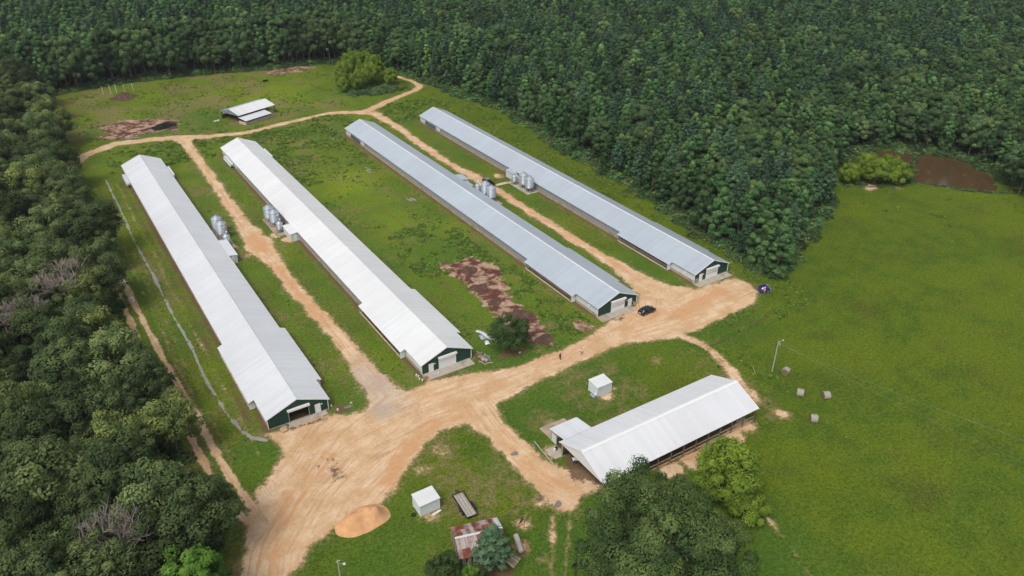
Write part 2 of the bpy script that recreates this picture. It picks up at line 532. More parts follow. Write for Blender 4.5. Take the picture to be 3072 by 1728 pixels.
    # ---- stains and bare brown soil by the walls
    sk = nt.math('ADD', stain, nt.math('ADD', nt.math('MULTIPLY', nt.math('SUBTRACT', nd, 0.5), 1.1), nt.math('MULTIPLY', nt.math('SUBTRACT', nf, 0.5), 0.9)))
    bs = nt.mul(nt.mix(nm, (0.105, 0.060, 0.036), (0.20, 0.125, 0.07)), nt.rng(nx, 0.3, 0.7, 0.75, 1.2))
    col = nt.mix(nt.math('MULTIPLY', nt.step(sk, 0.42, 0.66), 0.9), col, bs)
    bh = nt.math('ADD', nt.math('MULTIPLY', nf, 0.7), nt.math('MULTIPLY', nx, 0.5))
    finish(nt, col, 0.95, 0.0, bh, 0.55, 0.25, spec=0.1)
    return m


M['ground'] = ground_mat()


def leaf_mat(name, dark, mid, light, trans=0.8, vary=True):
    m, nt = new_mat(name)
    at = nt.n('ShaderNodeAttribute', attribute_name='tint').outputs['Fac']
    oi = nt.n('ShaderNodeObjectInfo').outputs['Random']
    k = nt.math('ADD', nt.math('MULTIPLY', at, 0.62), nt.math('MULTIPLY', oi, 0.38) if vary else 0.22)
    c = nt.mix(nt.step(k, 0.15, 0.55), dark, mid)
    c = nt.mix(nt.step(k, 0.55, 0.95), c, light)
    if vary:
        yl = nt.math('MULTIPLY', nt.step(nt.math('FRACT', nt.math('MULTIPLY', oi, 3.71)), 0.82, 0.98), 0.55)
        c = nt.mix(yl, c, nt.n('ShaderNodeVectorMath', {0: c, 1: (1.50, 1.30, 0.95)}, operation='MULTIPLY').outputs[0])
        c = nt.mul(c, nt.rng(nt.math('FRACT', nt.math('MULTIPLY', oi, 7.31)), 0, 1, 0.62, 1.30))
    df = nt.n('ShaderNodeBsdfDiffuse', {'Color': c})
    tr = nt.n('ShaderNodeBsdfTranslucent', {'Color': nt.mul(c, trans)})
    mx = nt.n('ShaderNodeAddShader', {0: df.outputs[0], 1: tr.outputs[0]})
    nt.n('ShaderNodeOutputMaterial', {'Surface': mx.outputs[0]})
    M[name] = m
    return m


leaf_mat('leaf_oak', (0.040, 0.060, 0.027), (0.073, 0.103, 0.040), (0.148, 0.187, 0.070))
leaf_mat('leaf_gum', (0.041, 0.088, 0.037), (0.075, 0.150, 0.055), (0.146, 0.240, 0.084))
leaf_mat('leaf_hard', (0.036, 0.067, 0.032), (0.066, 0.113, 0.047), (0.134, 0.190, 0.074))
leaf_mat('leaf_pine', (0.048, 0.090, 0.054), (0.076, 0.134, 0.076), (0.114, 0.186, 0.094))
leaf_mat('leaf_willow', (0.070, 0.105, 0.020), (0.140, 0.205, 0.030), (0.225, 0.300, 0.048), vary=False)
leaf_mat('leaf_bright', (0.045, 0.095, 0.018), (0.085, 0.165, 0.030), (0.135, 0.235, 0.048), vary=False)
leaf_mat('leaf_cedar', (0.028, 0.050, 0.022), (0.048, 0.082, 0.030), (0.085, 0.130, 0.042), vary=False)
leaf_mat('leaf_bigoak', (0.034, 0.058, 0.022), (0.064, 0.102, 0.034), (0.135, 0.180, 0.058), vary=False)
leaf_mat('leaf_weed', (0.070, 0.125, 0.026), (0.105, 0.170, 0.034), (0.165, 0.215, 0.052))
leaf_mat('leaf_dry', (0.16, 0.13, 0.06), (0.24, 0.19, 0.09), (0.30, 0.25, 0.13))

# ------------------------------------------------------------------ layout of the farm (metres; houses run along +Y)
HOUSES = [  # centre x, front y, length
    (29.16, 118.05, 152.2), (61.14, 118.29, 152.4), (105.75, 116.84, 151.3), (136.32, 116.78, 150.8)]

ROAD_LINES = [
    # lane between the two white houses
    ([(47.3, 291), (46.9, 268.6), (46.0, 242.3), (45.5, 216.2), (45.0, 203), (45.0, 195), (45.0, 180.8), (45.2, 159.3), (46.1, 141.5), (46.1, 128.2), (46.0, 114)],
     [2.3, 1.45, 1.45, 1.6, 3.0, 3.6, 1.9, 1.65, 1.75, 2.1, 3.8]),
    # lane between the two grey houses
    ([(119.6, 288), (120.2, 266.4), (119.0, 243.6), (118.4, 220.9), (119.6, 206.0), (119.9, 193.8), (119.8, 175.4), (119.7, 153.4), (120.2, 133.7), (119.6, 119.2), (120, 110)],
     [2.0, 1.4, 1.4, 1.5, 1.9, 1.6, 1.4, 1.5, 2.0, 4.2, 6.0]),
    # back lane
    ([(4, 280), (10.3, 287.4), (15.0, 294.7), (25.6, 301.6), (39.9, 299.0), (48.9, 295.1), (55.3, 292.6), (69.0, 289.6), (88.9, 293.9), (104.6, 296.4), (114.8, 292.1), (120, 286)],
     [2.0, 2.1, 2.2, 2.3, 2.3, 3.3, 2.1, 1.5, 1.4, 1.6, 2.3, 2.1]),
    # branch that winds past the willows
    ([(117, 290.6), (127.6, 297.2), (140.3, 304.6), (148.7, 308.2), (153.6, 313.5), (154.7, 321.1), (152.6, 331.0), (150.5, 340)],
     [2.3, 1.6, 1.3, 1.4, 1.4, 1.2, 1.0, .8])]
YARD = [(22.6, 117.4), (26.5, 117.6), (34.4, 117.1), (37.5, 114.6), (40.0, 114.0), (42.9, 116.8), (48.1, 119.2), (49.6, 115.6), (54.0, 115.0), (55.5, 115.8), (62.2, 114.4), (66.5, 112.6), (73.5, 110.8),
        (83.7, 110.7), (88.2, 111.0), (95.9, 112.4), (101.4, 114.4), (111.5, 116.4), (116.6, 121.5), (123.5, 123.0), (125.6, 118.3), (128.7, 115.2), (130.4, 114.4), (141.6, 114.2),
        (142.4, 110.2), (140.8, 105.8), (136.2, 102.7), (127.6, 101.7), (115.6, 101.1), (109.7, 101.3), (97.7, 105.6), (90.6, 105.2), (82.5, 104.5), (68.8, 103.6), (63.1, 102.2),
        (61.9, 97.1), (62.0, 89.1), (62.7, 82.5), (64.4, 80.0), (67.5, 77.9), (66.5, 73.9), (62.5, 73.3), (59.2, 71.9), (56.7, 73.0), (56.8, 76.0), (56.9, 80.3), (56.7, 86.2), (56.4, 93.9),
        (55.6, 99.9), (50.0, 101.0), (45.9, 99.6), (40.7, 95.8), (36.8, 92.4), (33.6, 90.7), (28.8, 89.5), (24.6, 89.2), (20.0, 87.4), (15.1, 84.3), (11.0, 78.4), (4.1, 80.5), (9.1, 87.4),
        (11.7, 92.0), (13.6, 98.5), (17.1, 104.3), (20.9, 107.6), (24.0, 112.1)]
FLOWS = [  # traffic directions used for the wheel streaks
    [(6, 72), (14, 90), (24, 100), (36, 106.5), (50, 108.5), (66, 107.4), (84, 107.6), (98, 109.4), (112, 107.5), (140, 109)],
    [(24, 100), (34, 110), (46, 116), (46, 128), (45, 200), (47, 290)],
    [(60, 107), (59, 96), (59, 86), (61, 78), (70, 76)],
    [(98, 109.4), (112, 112), (119, 121), (120, 140), (119, 220), (120, 287)],
    [(4, 280), (15, 295), (26, 301.6), (40, 299), (55, 292.6), (69, 289.6), (89, 294), (105, 296.4), (120, 288)],
    [(117, 290.6), (127.6, 297.2), (148.7, 308.2), (154.7, 321), (150.5, 340)],
    [(14.6, 98), (12.2, 119), (10.7, 152), (9.7, 183)]]
LTRACK = [(14.2, 99), (13.3, 103.4), (12.5, 110.4), (12.0, 119.1), (11.7, 129.8), (11.0, 139.7), (10.4, 152.1), (10.0, 162.9), (9.7, 172.8), (9.2, 190)]
MUD = [(81.2, 160.4), (85.5, 158.6), (89.4, 159.2), (93.4, 151.7), (91.5, 143.8), (88.5, 134.8), (87.5, 124.9), (86.6, 114.5), (83.2, 112.6), (81.2, 113.6), (82.0, 120.4), (81.0, 131.2), (80.8, 140.7), (80.4, 151.0)]
COMPOST = [(21.9, 326.9), (35.6, 328.9), (49.0, 322.0), (51.7, 307.8), (48.1, 304.5), (37.6, 308.2), (28.5, 303.3), (21.0, 310.5), (23.8, 316.5)]
DRAIN = [(17.3, 267.6), (17.2, 255), (17.3, 241.8), (16.8, 214.0), (17.3, 192.7), (17.2, 172.4), (17.7, 154.7), (17.4, 139.7), (18.0, 127.4), (19.1, 120.6), (20.2, 117.9), (22.0, 115.8)]
LEFT_WOOD = [(-120, 20), (2, 20), (4, 60), (6, 80), (6.8, 92), (6.6, 101), (7.0, 110), (8.2, 119), (6.6, 127), (5.4, 137), (4.4, 149), (5, 157), (7, 176), (9.8, 200), (9.3, 206), (7, 229), (8.3, 252), (6.5, 274), (9, 310), (8.5, 339), (8, 380), (-120, 430)]
FOREST = [(8, 380), (12.8, 381.5), (40, 387.5), (74, 384.5), (100, 379), (134, 375), (147, 360), (157, 341), (161, 320), (162, 290), (167, 267), (164, 236), (161, 210), (159, 179), (156.5, 158), (152.5, 137), (151, 121), (150, 114),
          (153.5, 109.5), (160, 112.5), (180, 123), (196, 128.5), (205, 135), (215, 145), (230, 152), (244, 153.5), (253, 156), (263.5, 153), (270.5, 143), (277, 131.5), (271, 117.5), (263, 109.5), (262, 98), (268, 88), (320, 50), (900, -250), (900, 1100), (-300, 1100), (-120, 430)]
POND = [(252.1, 153.8), (262.6, 150.9), (268.7, 141.6), (275.7, 131.0), (268.8, 118.2), (255.7, 108.3), (248.2, 114.9), (243.3, 124.2), (240.5, 129.7), (246.7, 136.1), (243.8, 149.3)]
GULLY = [(114.5, 95.4), (119, 95.4), (122.6, 95.7), (129.4, 96.2), (134, 97.2), (139.5, 99.1)]

# ------------------------------------------------------------------ ground sheet
CELL = 0.3
GX0, GX1, GY0, GY1 = 4.0, 166.0, 38.0, 346.0
xs_d = np.arange(GX0, GX1 + 1e-6, CELL)
ys_d = np.arange(GY0, GY1 + 1e-6, CELL)
far_l = np.array([4000, 2200, 1200, 700, 420, 260, 170, 110, 75, 52, 38, 28, 20, 14, 10, 7, 4.5, 2.5, 1.2])
xs = np.concatenate([GX0 - far_l, xs_d, xs_d[-1] + np.concatenate([np.arange(2, 134, 3.0), 134 + far_l[::-1]])])
ys = np.concatenate([GY0 - far_l, ys_d, ys_d[-1] + np.concatenate([np.arange(2, 62, 3.0), 62 + far_l[::-1]])])
NXg, NYg = len(xs), len(ys)
GXm, GYm = np.meshgrid(xs, ys)          # row = y
X = GXm.ravel(); Y = GYm.ravel()
n1 = fbm(X / 2.3, Y / 2.3, 3) - 0.5
n2 = fbm(X / 7.0, Y / 7.0, 9) - 0.5


def soft(sd, w):
    return np.clip(0.5 - sd / (2 * w), 0, 1)


def near_box(pts, pad):
    a = np.array(pts)
    return (X > a[:, 0].min() - pad) & (X < a[:, 0].max() + pad) & (Y > a[:, 1].min() - pad) & (Y < a[:, 1].max() + pad)


def field(fn, pts, pad=8.0):
    """signed distance only where it can matter"""
    out = np.full(X.shape, 99.0)
    k = near_box(pts, pad)
    out[k] = fn(X[k], Y[k])
    return out


road_sd = np.full(X.shape, 99.0)
for pts, w in ROAD_LINES:
    road_sd = np.minimum(road_sd, field(lambda a, b: line_sd(a, b, pts, w), pts))
yard_sd = field(lambda a, b: poly_sd(a, b, YARD), YARD)
road_sd = np.minimum(road_sd, yard_sd)
dirt = soft(road_sd + 1.6 * n1 + 0.8 * n2, 1.3)
# worn verges
dirt = np.maximum(dirt, 0.40 * soft(road_sd - 1.0 + 3.5 * n2, 2.2))
# two-wheel track by the left wood
lt = field(lambda a, b: line_sd(a, b, LTRACK, 0.0), LTRACK)
ltr = np.abs(lt - 1.25) - 0.62
dirt = np.maximum(dirt, soft(ltr + 0.9 * n1, 0.45))
TRACKS = [([(86.0, 57.0), (84.8, 51.5), (83.0, 46.2), (81.6, 41.5), (80.4, 37)], 0.28, 0.60), ([(111.0, 102), (111.9, 98.7), (112.6, 93.5), (111.2, 87.4), (109.3, 82.1), (107.6, 76.1)], 1.5, 0.62),
          ([(56.6, 74), (53.4, 69.2), (49.4, 64.1), (45.4, 58.2)], 0.45, 0.62), ([(59.0, 72.4), (55.6, 68.2), (51.2, 63.0), (47.7, 58.2)], 0.35, 0.55)]
for pts, w, amt in TRACKS:
    dirt = np.maximum(dirt, amt * soft(field(lambda a, b: line_sd(a, b, pts, w), pts) + 1.5 * n1, 0.7))
# scattered bare spots: (x, y, radius, strength)
for bx, by, br_, am in [(85, 70.2, 3.0, .9), (90, 71.0, 2.6, .9), (95, 71.6, 2.6, .9), (99.5, 71.8, 2.2, .8), (80, 70.6, 2.4, .7), (107.3, 81.5, 1.2, .8), (108.5, 70.3, 1.4, .7), (69.0, 91.2, 2.0, .5), (64.5, 85, 1.6, .6),
                        (56.1, 77.1, 1.6, .55), (50.6, 74.3, 1.5, .6), (47.8, 69.8, 1.6, .6), (39.3, 83.6, 2.0, .5), (83.2, 93.2, 1.6, .6), (85.9, 94.2, .8, .7), (47.5, 96.5, 2.2, .4), (43, 93.5, 1.8, .4), (50.0, 66.0, 1.4, .4),
                        (223.5, 133.0, 3.0, .62), (231, 128.2, 1.8, .5), (51, 199, 2.2, .6), (40.5, 190, 1.2, .6), (39, 197, 1.2, .6), (52.5, 194, 1.8, .8), (127.0, 203.5, 2.0, .7), (117.5, 276, 1.2, .5), (100, 97.0, 1.8, .4)]:
    dirt = np.maximum(dirt, am * soft(np.hypot(X - bx, Y - by) - br_ + 2.0 * n1, 1.0))
# orange worn rows between the drain and the first house, and along the lanes
rowm = (Y > 112) & (Y < 262)
for rx, am in ((13.6, .38), (19.6, .40), (15.2, .30)):
    dirt = np.maximum(dirt, np.where(rowm, am * soft(np.abs(X - rx - 1.2 * n2) - 0.35 + 1.6 * n1, 0.5), 0))

mud = 0.98 * soft(field(lambda a, b: poly_sd(a, b, MUD), MUD) + 5.0 * n1 + 3.0 * n2, 1.6)
mud = np.maximum(mud, 0.74 * soft(field(lambda a, b: poly_sd(a, b, COMPOST), COMPOST) + 6.0 * n1 + 3 * n2, 2.0))
mud = np.maximum(mud, 0.7 * soft(np.hypot((X - 94.5), (Y - 116.5) * 0.6) - 2.4 + 4 * n1, 1.5))
mud = np.maximum(mud, 0.62 * soft(np.hypot((X - 113), (Y - 370) * 2.0) - 14 + 6 * n1, 4))
gravel = np.zeros_like(X)
gravel = np.maximum(gravel, 0.6 * soft(np.hypot((X - 46), (Y - 121) * 0.5) - 4.0 + 5 * n2, 3.0))
gravel = np.maximum(gravel, soft(np.hypot((X - 44), (Y - 112.5)) - 3.0 + 3 * n2, 2.0) * 0.7)
drain_sd = field(lambda a, b: line_sd(a, b, DRAIN, 0.30), DRAIN)
drain_m = soft(drain_sd + 0.8 * n1, 0.25)
gravel = np.maximum(gravel, 2.0 * drain_m)

forest_sd = poly_sd(X, Y, FOREST)
left_sd = poly_sd(X, Y, LEFT_WOOD)
litter = np.maximum(soft(forest_sd + 1.0, 4.0), soft(left_sd + 1.0, 3.0))
stain = np.zeros_like(X)
for hx, hy, hl in HOUSES:
    fx = np.abs(X - hx) - 6.2; fy = np.maximum(hy + 0.2 - Y, Y - (hy + hl))
    sd = np.maximum(fx, fy)
    stain = np.maximum(stain, 0.95 * soft(sd - 0.1, 0.25))
    stain = np.maximum(stain, 0.62 * soft(np.where(X < hx, sd - 1.1, sd - 0.5) + 1.2 * n1, 0.9))
stain = np.maximum(stain, np.where((Y > 122) & (Y < 262), 0.55 * soft(np.abs(X - 20.9) - 0.9 + 1.4 * n1, 0.8), 0))
for bx, by, rx, ry, am in [(29.6, 101.4, 1.5, 3.0, .72), (28.0, 107.6, 2.0, 1.2, .56), (27.4, 104.4, .7, 1.6, .5), (31.0, 116.0, 2.2, .8, .75), (27.2, 116.4, 2.4, .9, .7), (104.5, 114.0, 2.6, 0.8, .7), (136, 114.1, 2.4, .5, .7), (61, 115.4, 4.0, .6, .62),
                           (37.0, 116.8, 1.8, 1.8, .6), (75.4, 115.4, 3.2, 1.8, .85), (69.0, 117.2, 1.8, 2.4, .7), (42.0, 89.3, 1.5, .6, .5), (56.1, 77.1, 0.8, .6, .7), (50.6, 74.3, 1.0, .6, .7), (31, 86.2, 3.4, .6, .6), (47.6, 69.5, 1.2, 2.0, .6),
                           (41, 68, 5, 3, .7), (71, 79.5, 7.0, 5.0, .75), (84, 77.6, 20, 6.2, .9), (100.5, 94.6, 5.0, .35, .5), (127, 200.5, 2.4, 3.6, .5), (34.5, 208, 2.2, 8, .35)]:
    stain = np.maximum(stain, am * soft((np.hypot((X - bx) / rx, (Y - by) / ry) - 1) * min(rx, ry) + (2.0 if am in (.72, .56, .5) else 1.2) * n1, 1.0 if am in (.72, .56) else 0.6))
gsd = field(lambda a, b: line_sd(a, b, GULLY, 0.0), GULLY)
stain = np.maximum(stain, 0.75 * soft(np.abs(gsd) - 0.3 + 0.8 * n1, 0.5))
lush = np.clip(fbm(X / 16, Y / 16, 21) * 1.9 - 0.55, 0, 1) * (X > 10) * (1 - smooth(318, 345, Y))
lush = np.maximum(lush, 0.9 * soft(np.abs(X - 12.8 - 0.6 * np.sin(Y / 9)) - 1.3 + 2 * n1, 1.0) * ((Y > 100) & (Y < 270)))
lush = np.maximum(lush, soft(np.hypot((X - 84) / 1.0, (Y - 166) * 0.6) - 9 + 6 * n2, 4))
lush = lush * (1 - smooth(122, 146, X)) * (1 - 0.85 * smooth(84, 104, X) * (1 - smooth(86, 104, Y)))
lush = np.where(Y < 112, lush * 0.7, lush)
dry = np.clip(fbm(X / 9, Y / 12, 33) * 1.6 - 0.45, 0, 1) * 1.0
dry = np.maximum(dry, 1.0 * np.clip(fbm(X / 10, Y / 10, 5) * 2.4 - 0.6, 0, 1) * (Y > 300))
dry = np.maximum(dry, 0.9 * soft(np.hypot((X - 67.5), (Y - 93.5) * 1.2) - 4 + 4 * n2, 3))
dry = np.maximum(dry, 0.7 * soft(np.abs(gsd) - 2.2 + 3 * n1, 1.5))
dry = dry * (1 - 0.9 * smooth(108, 130, X)) * (1 - 0.8 * smooth(72, 92, X) * (1 - smooth(58, 74, Y)))
for hx, hy, hl in HOUSES:   # tan strip beside the walls
    sd = np.maximum(np.abs(X - hx) - 6.2, np.maximum(hy - Y, Y - hy - hl))
    dry = np.maximum(dry, 0.7 * soft(sd - 2.6 + 2 * n1, 1.6))

# gentle relief, flat round buildings; the gully and the pond bowl are cut in
relief = 0.10 * (fbm(X / 11, Y / 11, 41) - 0.5) * smooth(0, 6, np.minimum(np.minimum(forest_sd, 60), 60))
bld = np.full(X.shape, 99.0)
for hx, hy, hl in HOUSES:
    bld = np.minimum(bld, np.maximum(np.abs(X - hx) - 9, np.maximum(hy - 4 - Y, Y - hy - hl - 3)))
bld = np.minimum(bld, np.maximum(np.abs(X - 84) - 22, np.abs(Y - 80) - 13))
Z = relief * smooth(0, 6, bld) - 0.35 * np.exp(-(np.abs(gsd) / 0.7) ** 2) - 0.14 * np.exp(-(np.maximum(drain_sd, 0) / 0.35) ** 2) * (drain_sd < 3)
Z = np.where(np.hypot(X, Y) > 700, 0, Z)
pond_sd = field(lambda a, b: poly_sd(a, b, POND), POND, 20)
Z = Z - 0.7 * soft(pond_sd, 1.5) + 0.55 * np.exp(-((pond_sd - 2.8) / 1.6) ** 2) * (Y < 136) * (X < 272)

# flow coordinates
fs_, ft_, fb_ = np.zeros_like(X), np.zeros_like(X), np.full(X.shape, 1e6)
inw = (X > 0) & (X < 170) & (Y > 50) & (Y < 350) & ((dirt > 0.05))
xi_, yi_ = X[inw], Y[inw]
bs_, bt_, bb_ = np.zeros_like(xi_), np.zeros_like(xi_), np.full(xi_.shape, 1e6)
for li, ln in enumerate(FLOWS):
    acc = 37.0 * li
    for i in range(len(ln) - 1):
        dd, tt, lat = seg_dist(xi_, yi_, ln[i], ln[i + 1])
        L = math.dist(ln[i], ln[i + 1])
        k = dd < bb_
        bs_ = np.where(k, acc + tt * L, bs_); bt_ = np.where(k, lat + li * 11.0, bt_); bb_ = np.where(k, dd, bb_)
        acc += L
fs_[inw] = bs_; ft_[inw] = bt_

bright = 0.9 * soft((np.hypot((X - 84) / 9, (Y - 208) / 42) - 1) * 9 + 7 * n2, 6) + 0.6 * soft((np.hypot((X - 86) / 22, (Y - 330) / 20) - 1) * 18 + 16 * n2, 9)
bright = np.maximum(bright, .5 * soft(np.abs(X - 97.5) - 1.2 + 4 * n2, 2) * ((Y > 122) & (Y < 262)))
orange = np.zeros_like(X)
for pts, w in [([(36, 94.5), (41, 98.5), (46, 102.0), (51, 103.2), (56, 102.4)], 1.4), ([(45.2, 150), (45.0, 166), (44.8, 180)], 1.2), ([(45, 192), (45, 200)], 2.2), ([(120.6, 128), (120.4, 150), (120.6, 176), (120.6, 192)], .8),
               ([(117, 108), (125, 109.5), (133, 110.5)], 2.2), ([(107, 110), (115, 111)], 1.2), ([(59, 96), (59, 84), (61.5, 77)], .8), ([(14, 86), (17, 94), (21, 101)], .9), ([(124, 295), (137, 303), (148, 308), (153, 315)], .7),
               ([(44.5, 98.5), (43.2, 101.5), (43.6, 104.5), (45.6, 107)], .16), ([(45.9, 98.6), (44.7, 101.4), (45.1, 104.0), (47.4, 106.6)], .16), ([(37, 96.5), (42, 101.5), (50, 105.0)], .2), ([(8, 80), (14, 92), (20, 99), (30, 107)], .25), ([(9.5, 79), (15.8, 91), (21.8, 98), (31, 105.6)], .25)]:
    orange = np.maximum(orange, (.8 if w > .3 else 1.0) * soft(field(lambda a, b: line_sd(a, b, pts, w), pts) + (3.0 * n1 if w > .3 else .9 * n1), 1.4 if w > .3 else .18))
# wheel ruts: pairs of narrow lines swept across the yard between the lanes, gates and house fronts
rgr = np.random.default_rng(19)
nodes = [(8, 79), (46, 124), (120, 124), (60.5, 79), (138, 110), (106, 113), (29, 113), (60, 113), (10, 84), (96, 108)]
ky = np.nonzero((yard_sd < 1.0) & (Y < 126))[0]
xk, yk = X[ky], Y[ky]
rut = np.zeros(len(ky))
for q in range(30):
    a, b = rgr.choice(len(nodes), 2, replace=False)
    pa, pb = np.array(nodes[a], float) + rgr.normal(0, 1.6, 2), np.array(nodes[b], float) + rgr.normal(0, 1.6, 2)
    pm = np.array([(pa[0] + pb[0]) / 2, 107.0]) * .75 + (pa + pb) / 2 * .25 + rgr.normal(0, 2.2, 2)
    t = np.linspace(rgr.uniform(0, .3), rgr.uniform(.7, 1), 15)[:, None]
    c = (1 - t) ** 2 * pa + 2 * t * (1 - t) * pm + t ** 2 * pb
    d_ = np.gradient(c, axis=0); nrm = np.stack([-d_[:, 1], d_[:, 0]], -1) / np.linalg.norm(d_, axis=1)[:, None]
    st = rgr.uniform(.35, 1.0)
    for sgn in (-.8, .8):
        cc_ = c + nrm * sgn
        kb = (xk > cc_[:, 0].min() - 1) & (xk < cc_[:, 0].max() + 1) & (yk > cc_[:, 1].min() - 1) & (yk < cc_[:, 1].max() + 1)
        if kb.any():
            rut[kb] = np.maximum(rut[kb], st * soft(line_sd(xk[kb], yk[kb], [tuple(p) for p in cc_], .10) + .35 * n1[ky][kb], .22))
rutf = np.zeros_like(X); rutf[ky] = rut
orange = np.maximum(orange, .95 * rutf)
stain = np.maximum(stain, .40 * rutf * (n2 > 0))
ATTR = {'gmask': np.stack([dirt, mud, gravel, bright], -1), 'gmask2': np.stack([lush, dry, litter, np.ones_like(X)], -1),
        'flow': np.stack([fs_, ft_, orange], -1), 'stain': stain}


def grid_mesh(name, cells_r, cells_c, lift=0.0, idx=None):
    """quads of the ground grid (row, col indices) as a mesh that carries the ground attributes"""
    v00 = cells_r * NXg + cells_c
    q = np.stack([v00, v00 + 1, v00 + NXg + 1, v00 + NXg], -1)
    used, inv = np.unique(q, return_inverse=True)
    q = inv.reshape(-1, 4)
    me = bpy.data.meshes.new(name)
    nv, nq = len(used), len(q)
    me.vertices.add(nv)
    co = np.stack([X[used], Y[used], Z[used] + lift], -1)
    me.vertices.foreach_set('co', co.ravel())
    me.loops.add(nq * 4)
    me.loops.foreach_set('vertex_index', q.ravel().astype(np.int32))
    me.polygons.add(nq)
    me.polygons.foreach_set('loop_start', np.arange(0, nq * 4, 4, dtype=np.int32))
    me.polygons.foreach_set('use_smooth', np.ones(nq, bool))
    me.update(calc_edges=True)
    for k in ('gmask', 'gmask2'):
        a = me.attributes.new(k, 'FLOAT_COLOR', 'POINT')
        a.data.foreach_set('color', ATTR[k][used].ravel().astype(np.float32))
    a = me.attributes.new('flow', 'FLOAT_VECTOR', 'POINT')
    a.data.foreach_set('vector', ATTR['flow'][used].ravel().astype(np.float32))
    a = me.attributes.new('stain', 'FLOAT', 'POINT')
    a.data.foreach_set('value', ATTR['stain'][used].astype(np.float32))
    me.materials.append(M['ground'])
    o = bpy.data.objects.new(name, me)
    C.objects.link(o)
    return o


rr, cc = np.meshgrid(np.arange(NYg - 1), np.arange(NXg - 1), indexing='ij')
tag(grid_mesh('ground', rr.ravel(), cc.ravel()), kind='structure')


def patch(name, value, thr, lift):
    g = value.reshape(NYg, NXg)
    c = (g[:-1, :-1] + g[1:, :-1] + g[:-1, 1:] + g[1:, 1:]) / 4
    r_, c_ = np.nonzero(c > thr)
    ok = (xs[c_] >= GX0 - 0.01) & (xs[c_] < GX1) & (ys[r_] >= GY0 - 0.01) & (ys[r_] < GY1)
    return grid_mesh(name, r_[ok], c_[ok], lift)


road_only = soft(road_sd + 1.1 * n1 + 0.8 * n2, 0.8)
tag(patch('dirt_road', np.maximum(road_only, 0), 0.42, 0.004), kind='structure')
tag(patch('wheel_track', soft(ltr + 0.9 * n1, 0.45) * (road_only < 0.35), 0.45, 0.004), kind='structure')
tag(patch('muddy_litter', mud * (road_only < 0.35), 0.42, 0.004), kind='structure')
tag(patch('drain_channel', drain_m * (road_only < 0.35), 0.45, 0.004), kind='structure')


def flat_poly(name, pts, z, mat, kind='structure'):
    bm = bmesh.new()
    bm.faces.new([bm.verts.new((p[0], p[1], z)) for p in pts])
    bmesh.ops.triangulate(bm, faces=bm.faces[:])
    me = bpy.data.meshes.new(name)
    bm.to_mesh(me); bm.free()
    me.materials.append(mat)
    o = bpy.data.objects.new(name, me)
    C.objects.link(o)
    return tag(o, kind=kind)


def water_mat():
    m, nt = new_mat('pond_water')
    geo = nt.n('ShaderNodeNewGeometry').outputs['Position']
    n = nt.noise(geo, 0.08, 3.0)
    c = nt.mix(n, (0.075, 0.045, 0.021), (0.105, 0.064, 0.031))
    w = nt.noise(geo, 2.2, 3.0)
    finish(nt, c, 0.14, 0.0, w, 0.10, 0.03, spec=0.5)
    return m


M['water'] = water_mat()


def wobble(pts, amp, sub=5, seed=1):
    out = []
    n = len(pts)
    for i in range(n):
        p, q = pts[i], pts[(i + 1) % n]
        for k in range(sub):
            t = k / sub
            x = p[0] + (q[0] - p[0]) * t; y = p[1] + (q[1] - p[1]) * t
            out.append((x + amp * (vnoise(x * 0.9, y * 0.9, seed) - 0.5) * 2, y + amp * (vnoise(x * 0.9 + 50, y * 0.9, seed) - 0.5) * 2))
    return out


def blob(cx, cy, rx, ry, rot=0.0, n=22, seed=0, irr=0.35):
    out = []
    for i in range(n):
        a = 2 * math.pi * i / n
        r = 1 + irr * (2 * float(vnoise(math.cos(a) * 1.3 + 7, math.sin(a) * 1.3 + seed, seed)) - 1)
        x, y = math.cos(a) * rx * r, math.sin(a) * ry * r
        out.append((cx + x * math.cos(rot) - y * math.sin(rot), cy + x * math.sin(rot) + y * math.cos(rot)))
    return out


Zg = Z.reshape(NYg, NXg)


def gz(x, y):
    i = int(np.clip(np.searchsorted(xs, x) - 1, 0, NXg - 2)); j = int(np.clip(np.searchsorted(ys, y) - 1, 0, NYg - 2))
    u = (x - xs[i]) / (xs[i + 1] - xs[i]); v = (y - ys[j]) / (ys[j + 1] - ys[j])
    return float((Zg[j, i] * (1 - u) + Zg[j, i + 1] * u) * (1 - v) + (Zg[j + 1, i] * (1 - u) + Zg[j + 1, i + 1] * u) * v)


pond_pts = list(POND)
for _ in range(3):          # round the shoreline
    q_ = []
    for a, b in zip(pond_pts, pond_pts[1:] + pond_pts[:1]):
        q_ += [(a[0] * .75 + b[0] * .25, a[1] * .75 + b[1] * .25), (a[0] * .25 + b[0] * .75, a[1] * .25 + b[1] * .75)]
    pond_pts = q_
pond_pts = wobble(pond_pts, 0.4, 1, 3)
flat_poly('pond_water', pond_pts, -0.22, M['water'])
for i, (cx, cy, rx, ry, rt) in enumerate([(224.5, 133.2, 2.2, 0.9, -0.6), (57.9, 74.3, .9, .6, .4), (58.6, 88.6, .7, .5, .3), (38.6, 117.0, .9, .4, -.2), (31.5, 305.5, 3.2, 1.0, -.2), (40.0, 311.5, 1.6, 1.2, .3)]):
    flat_poly('puddle_water', blob(cx, cy, rx, ry, rt, seed=i + 2), max(gz(cx + a * rx, cy + b * ry) for a in (-.7, 0, .7) for b in (-.7, 0, .7)) + 0.012, M['puddle'])

# ------------------------------------------------------------------ poultry houses
HW, HE, HR = 6.15, 2.56, 5.08
SL = (HR - HE) / HW


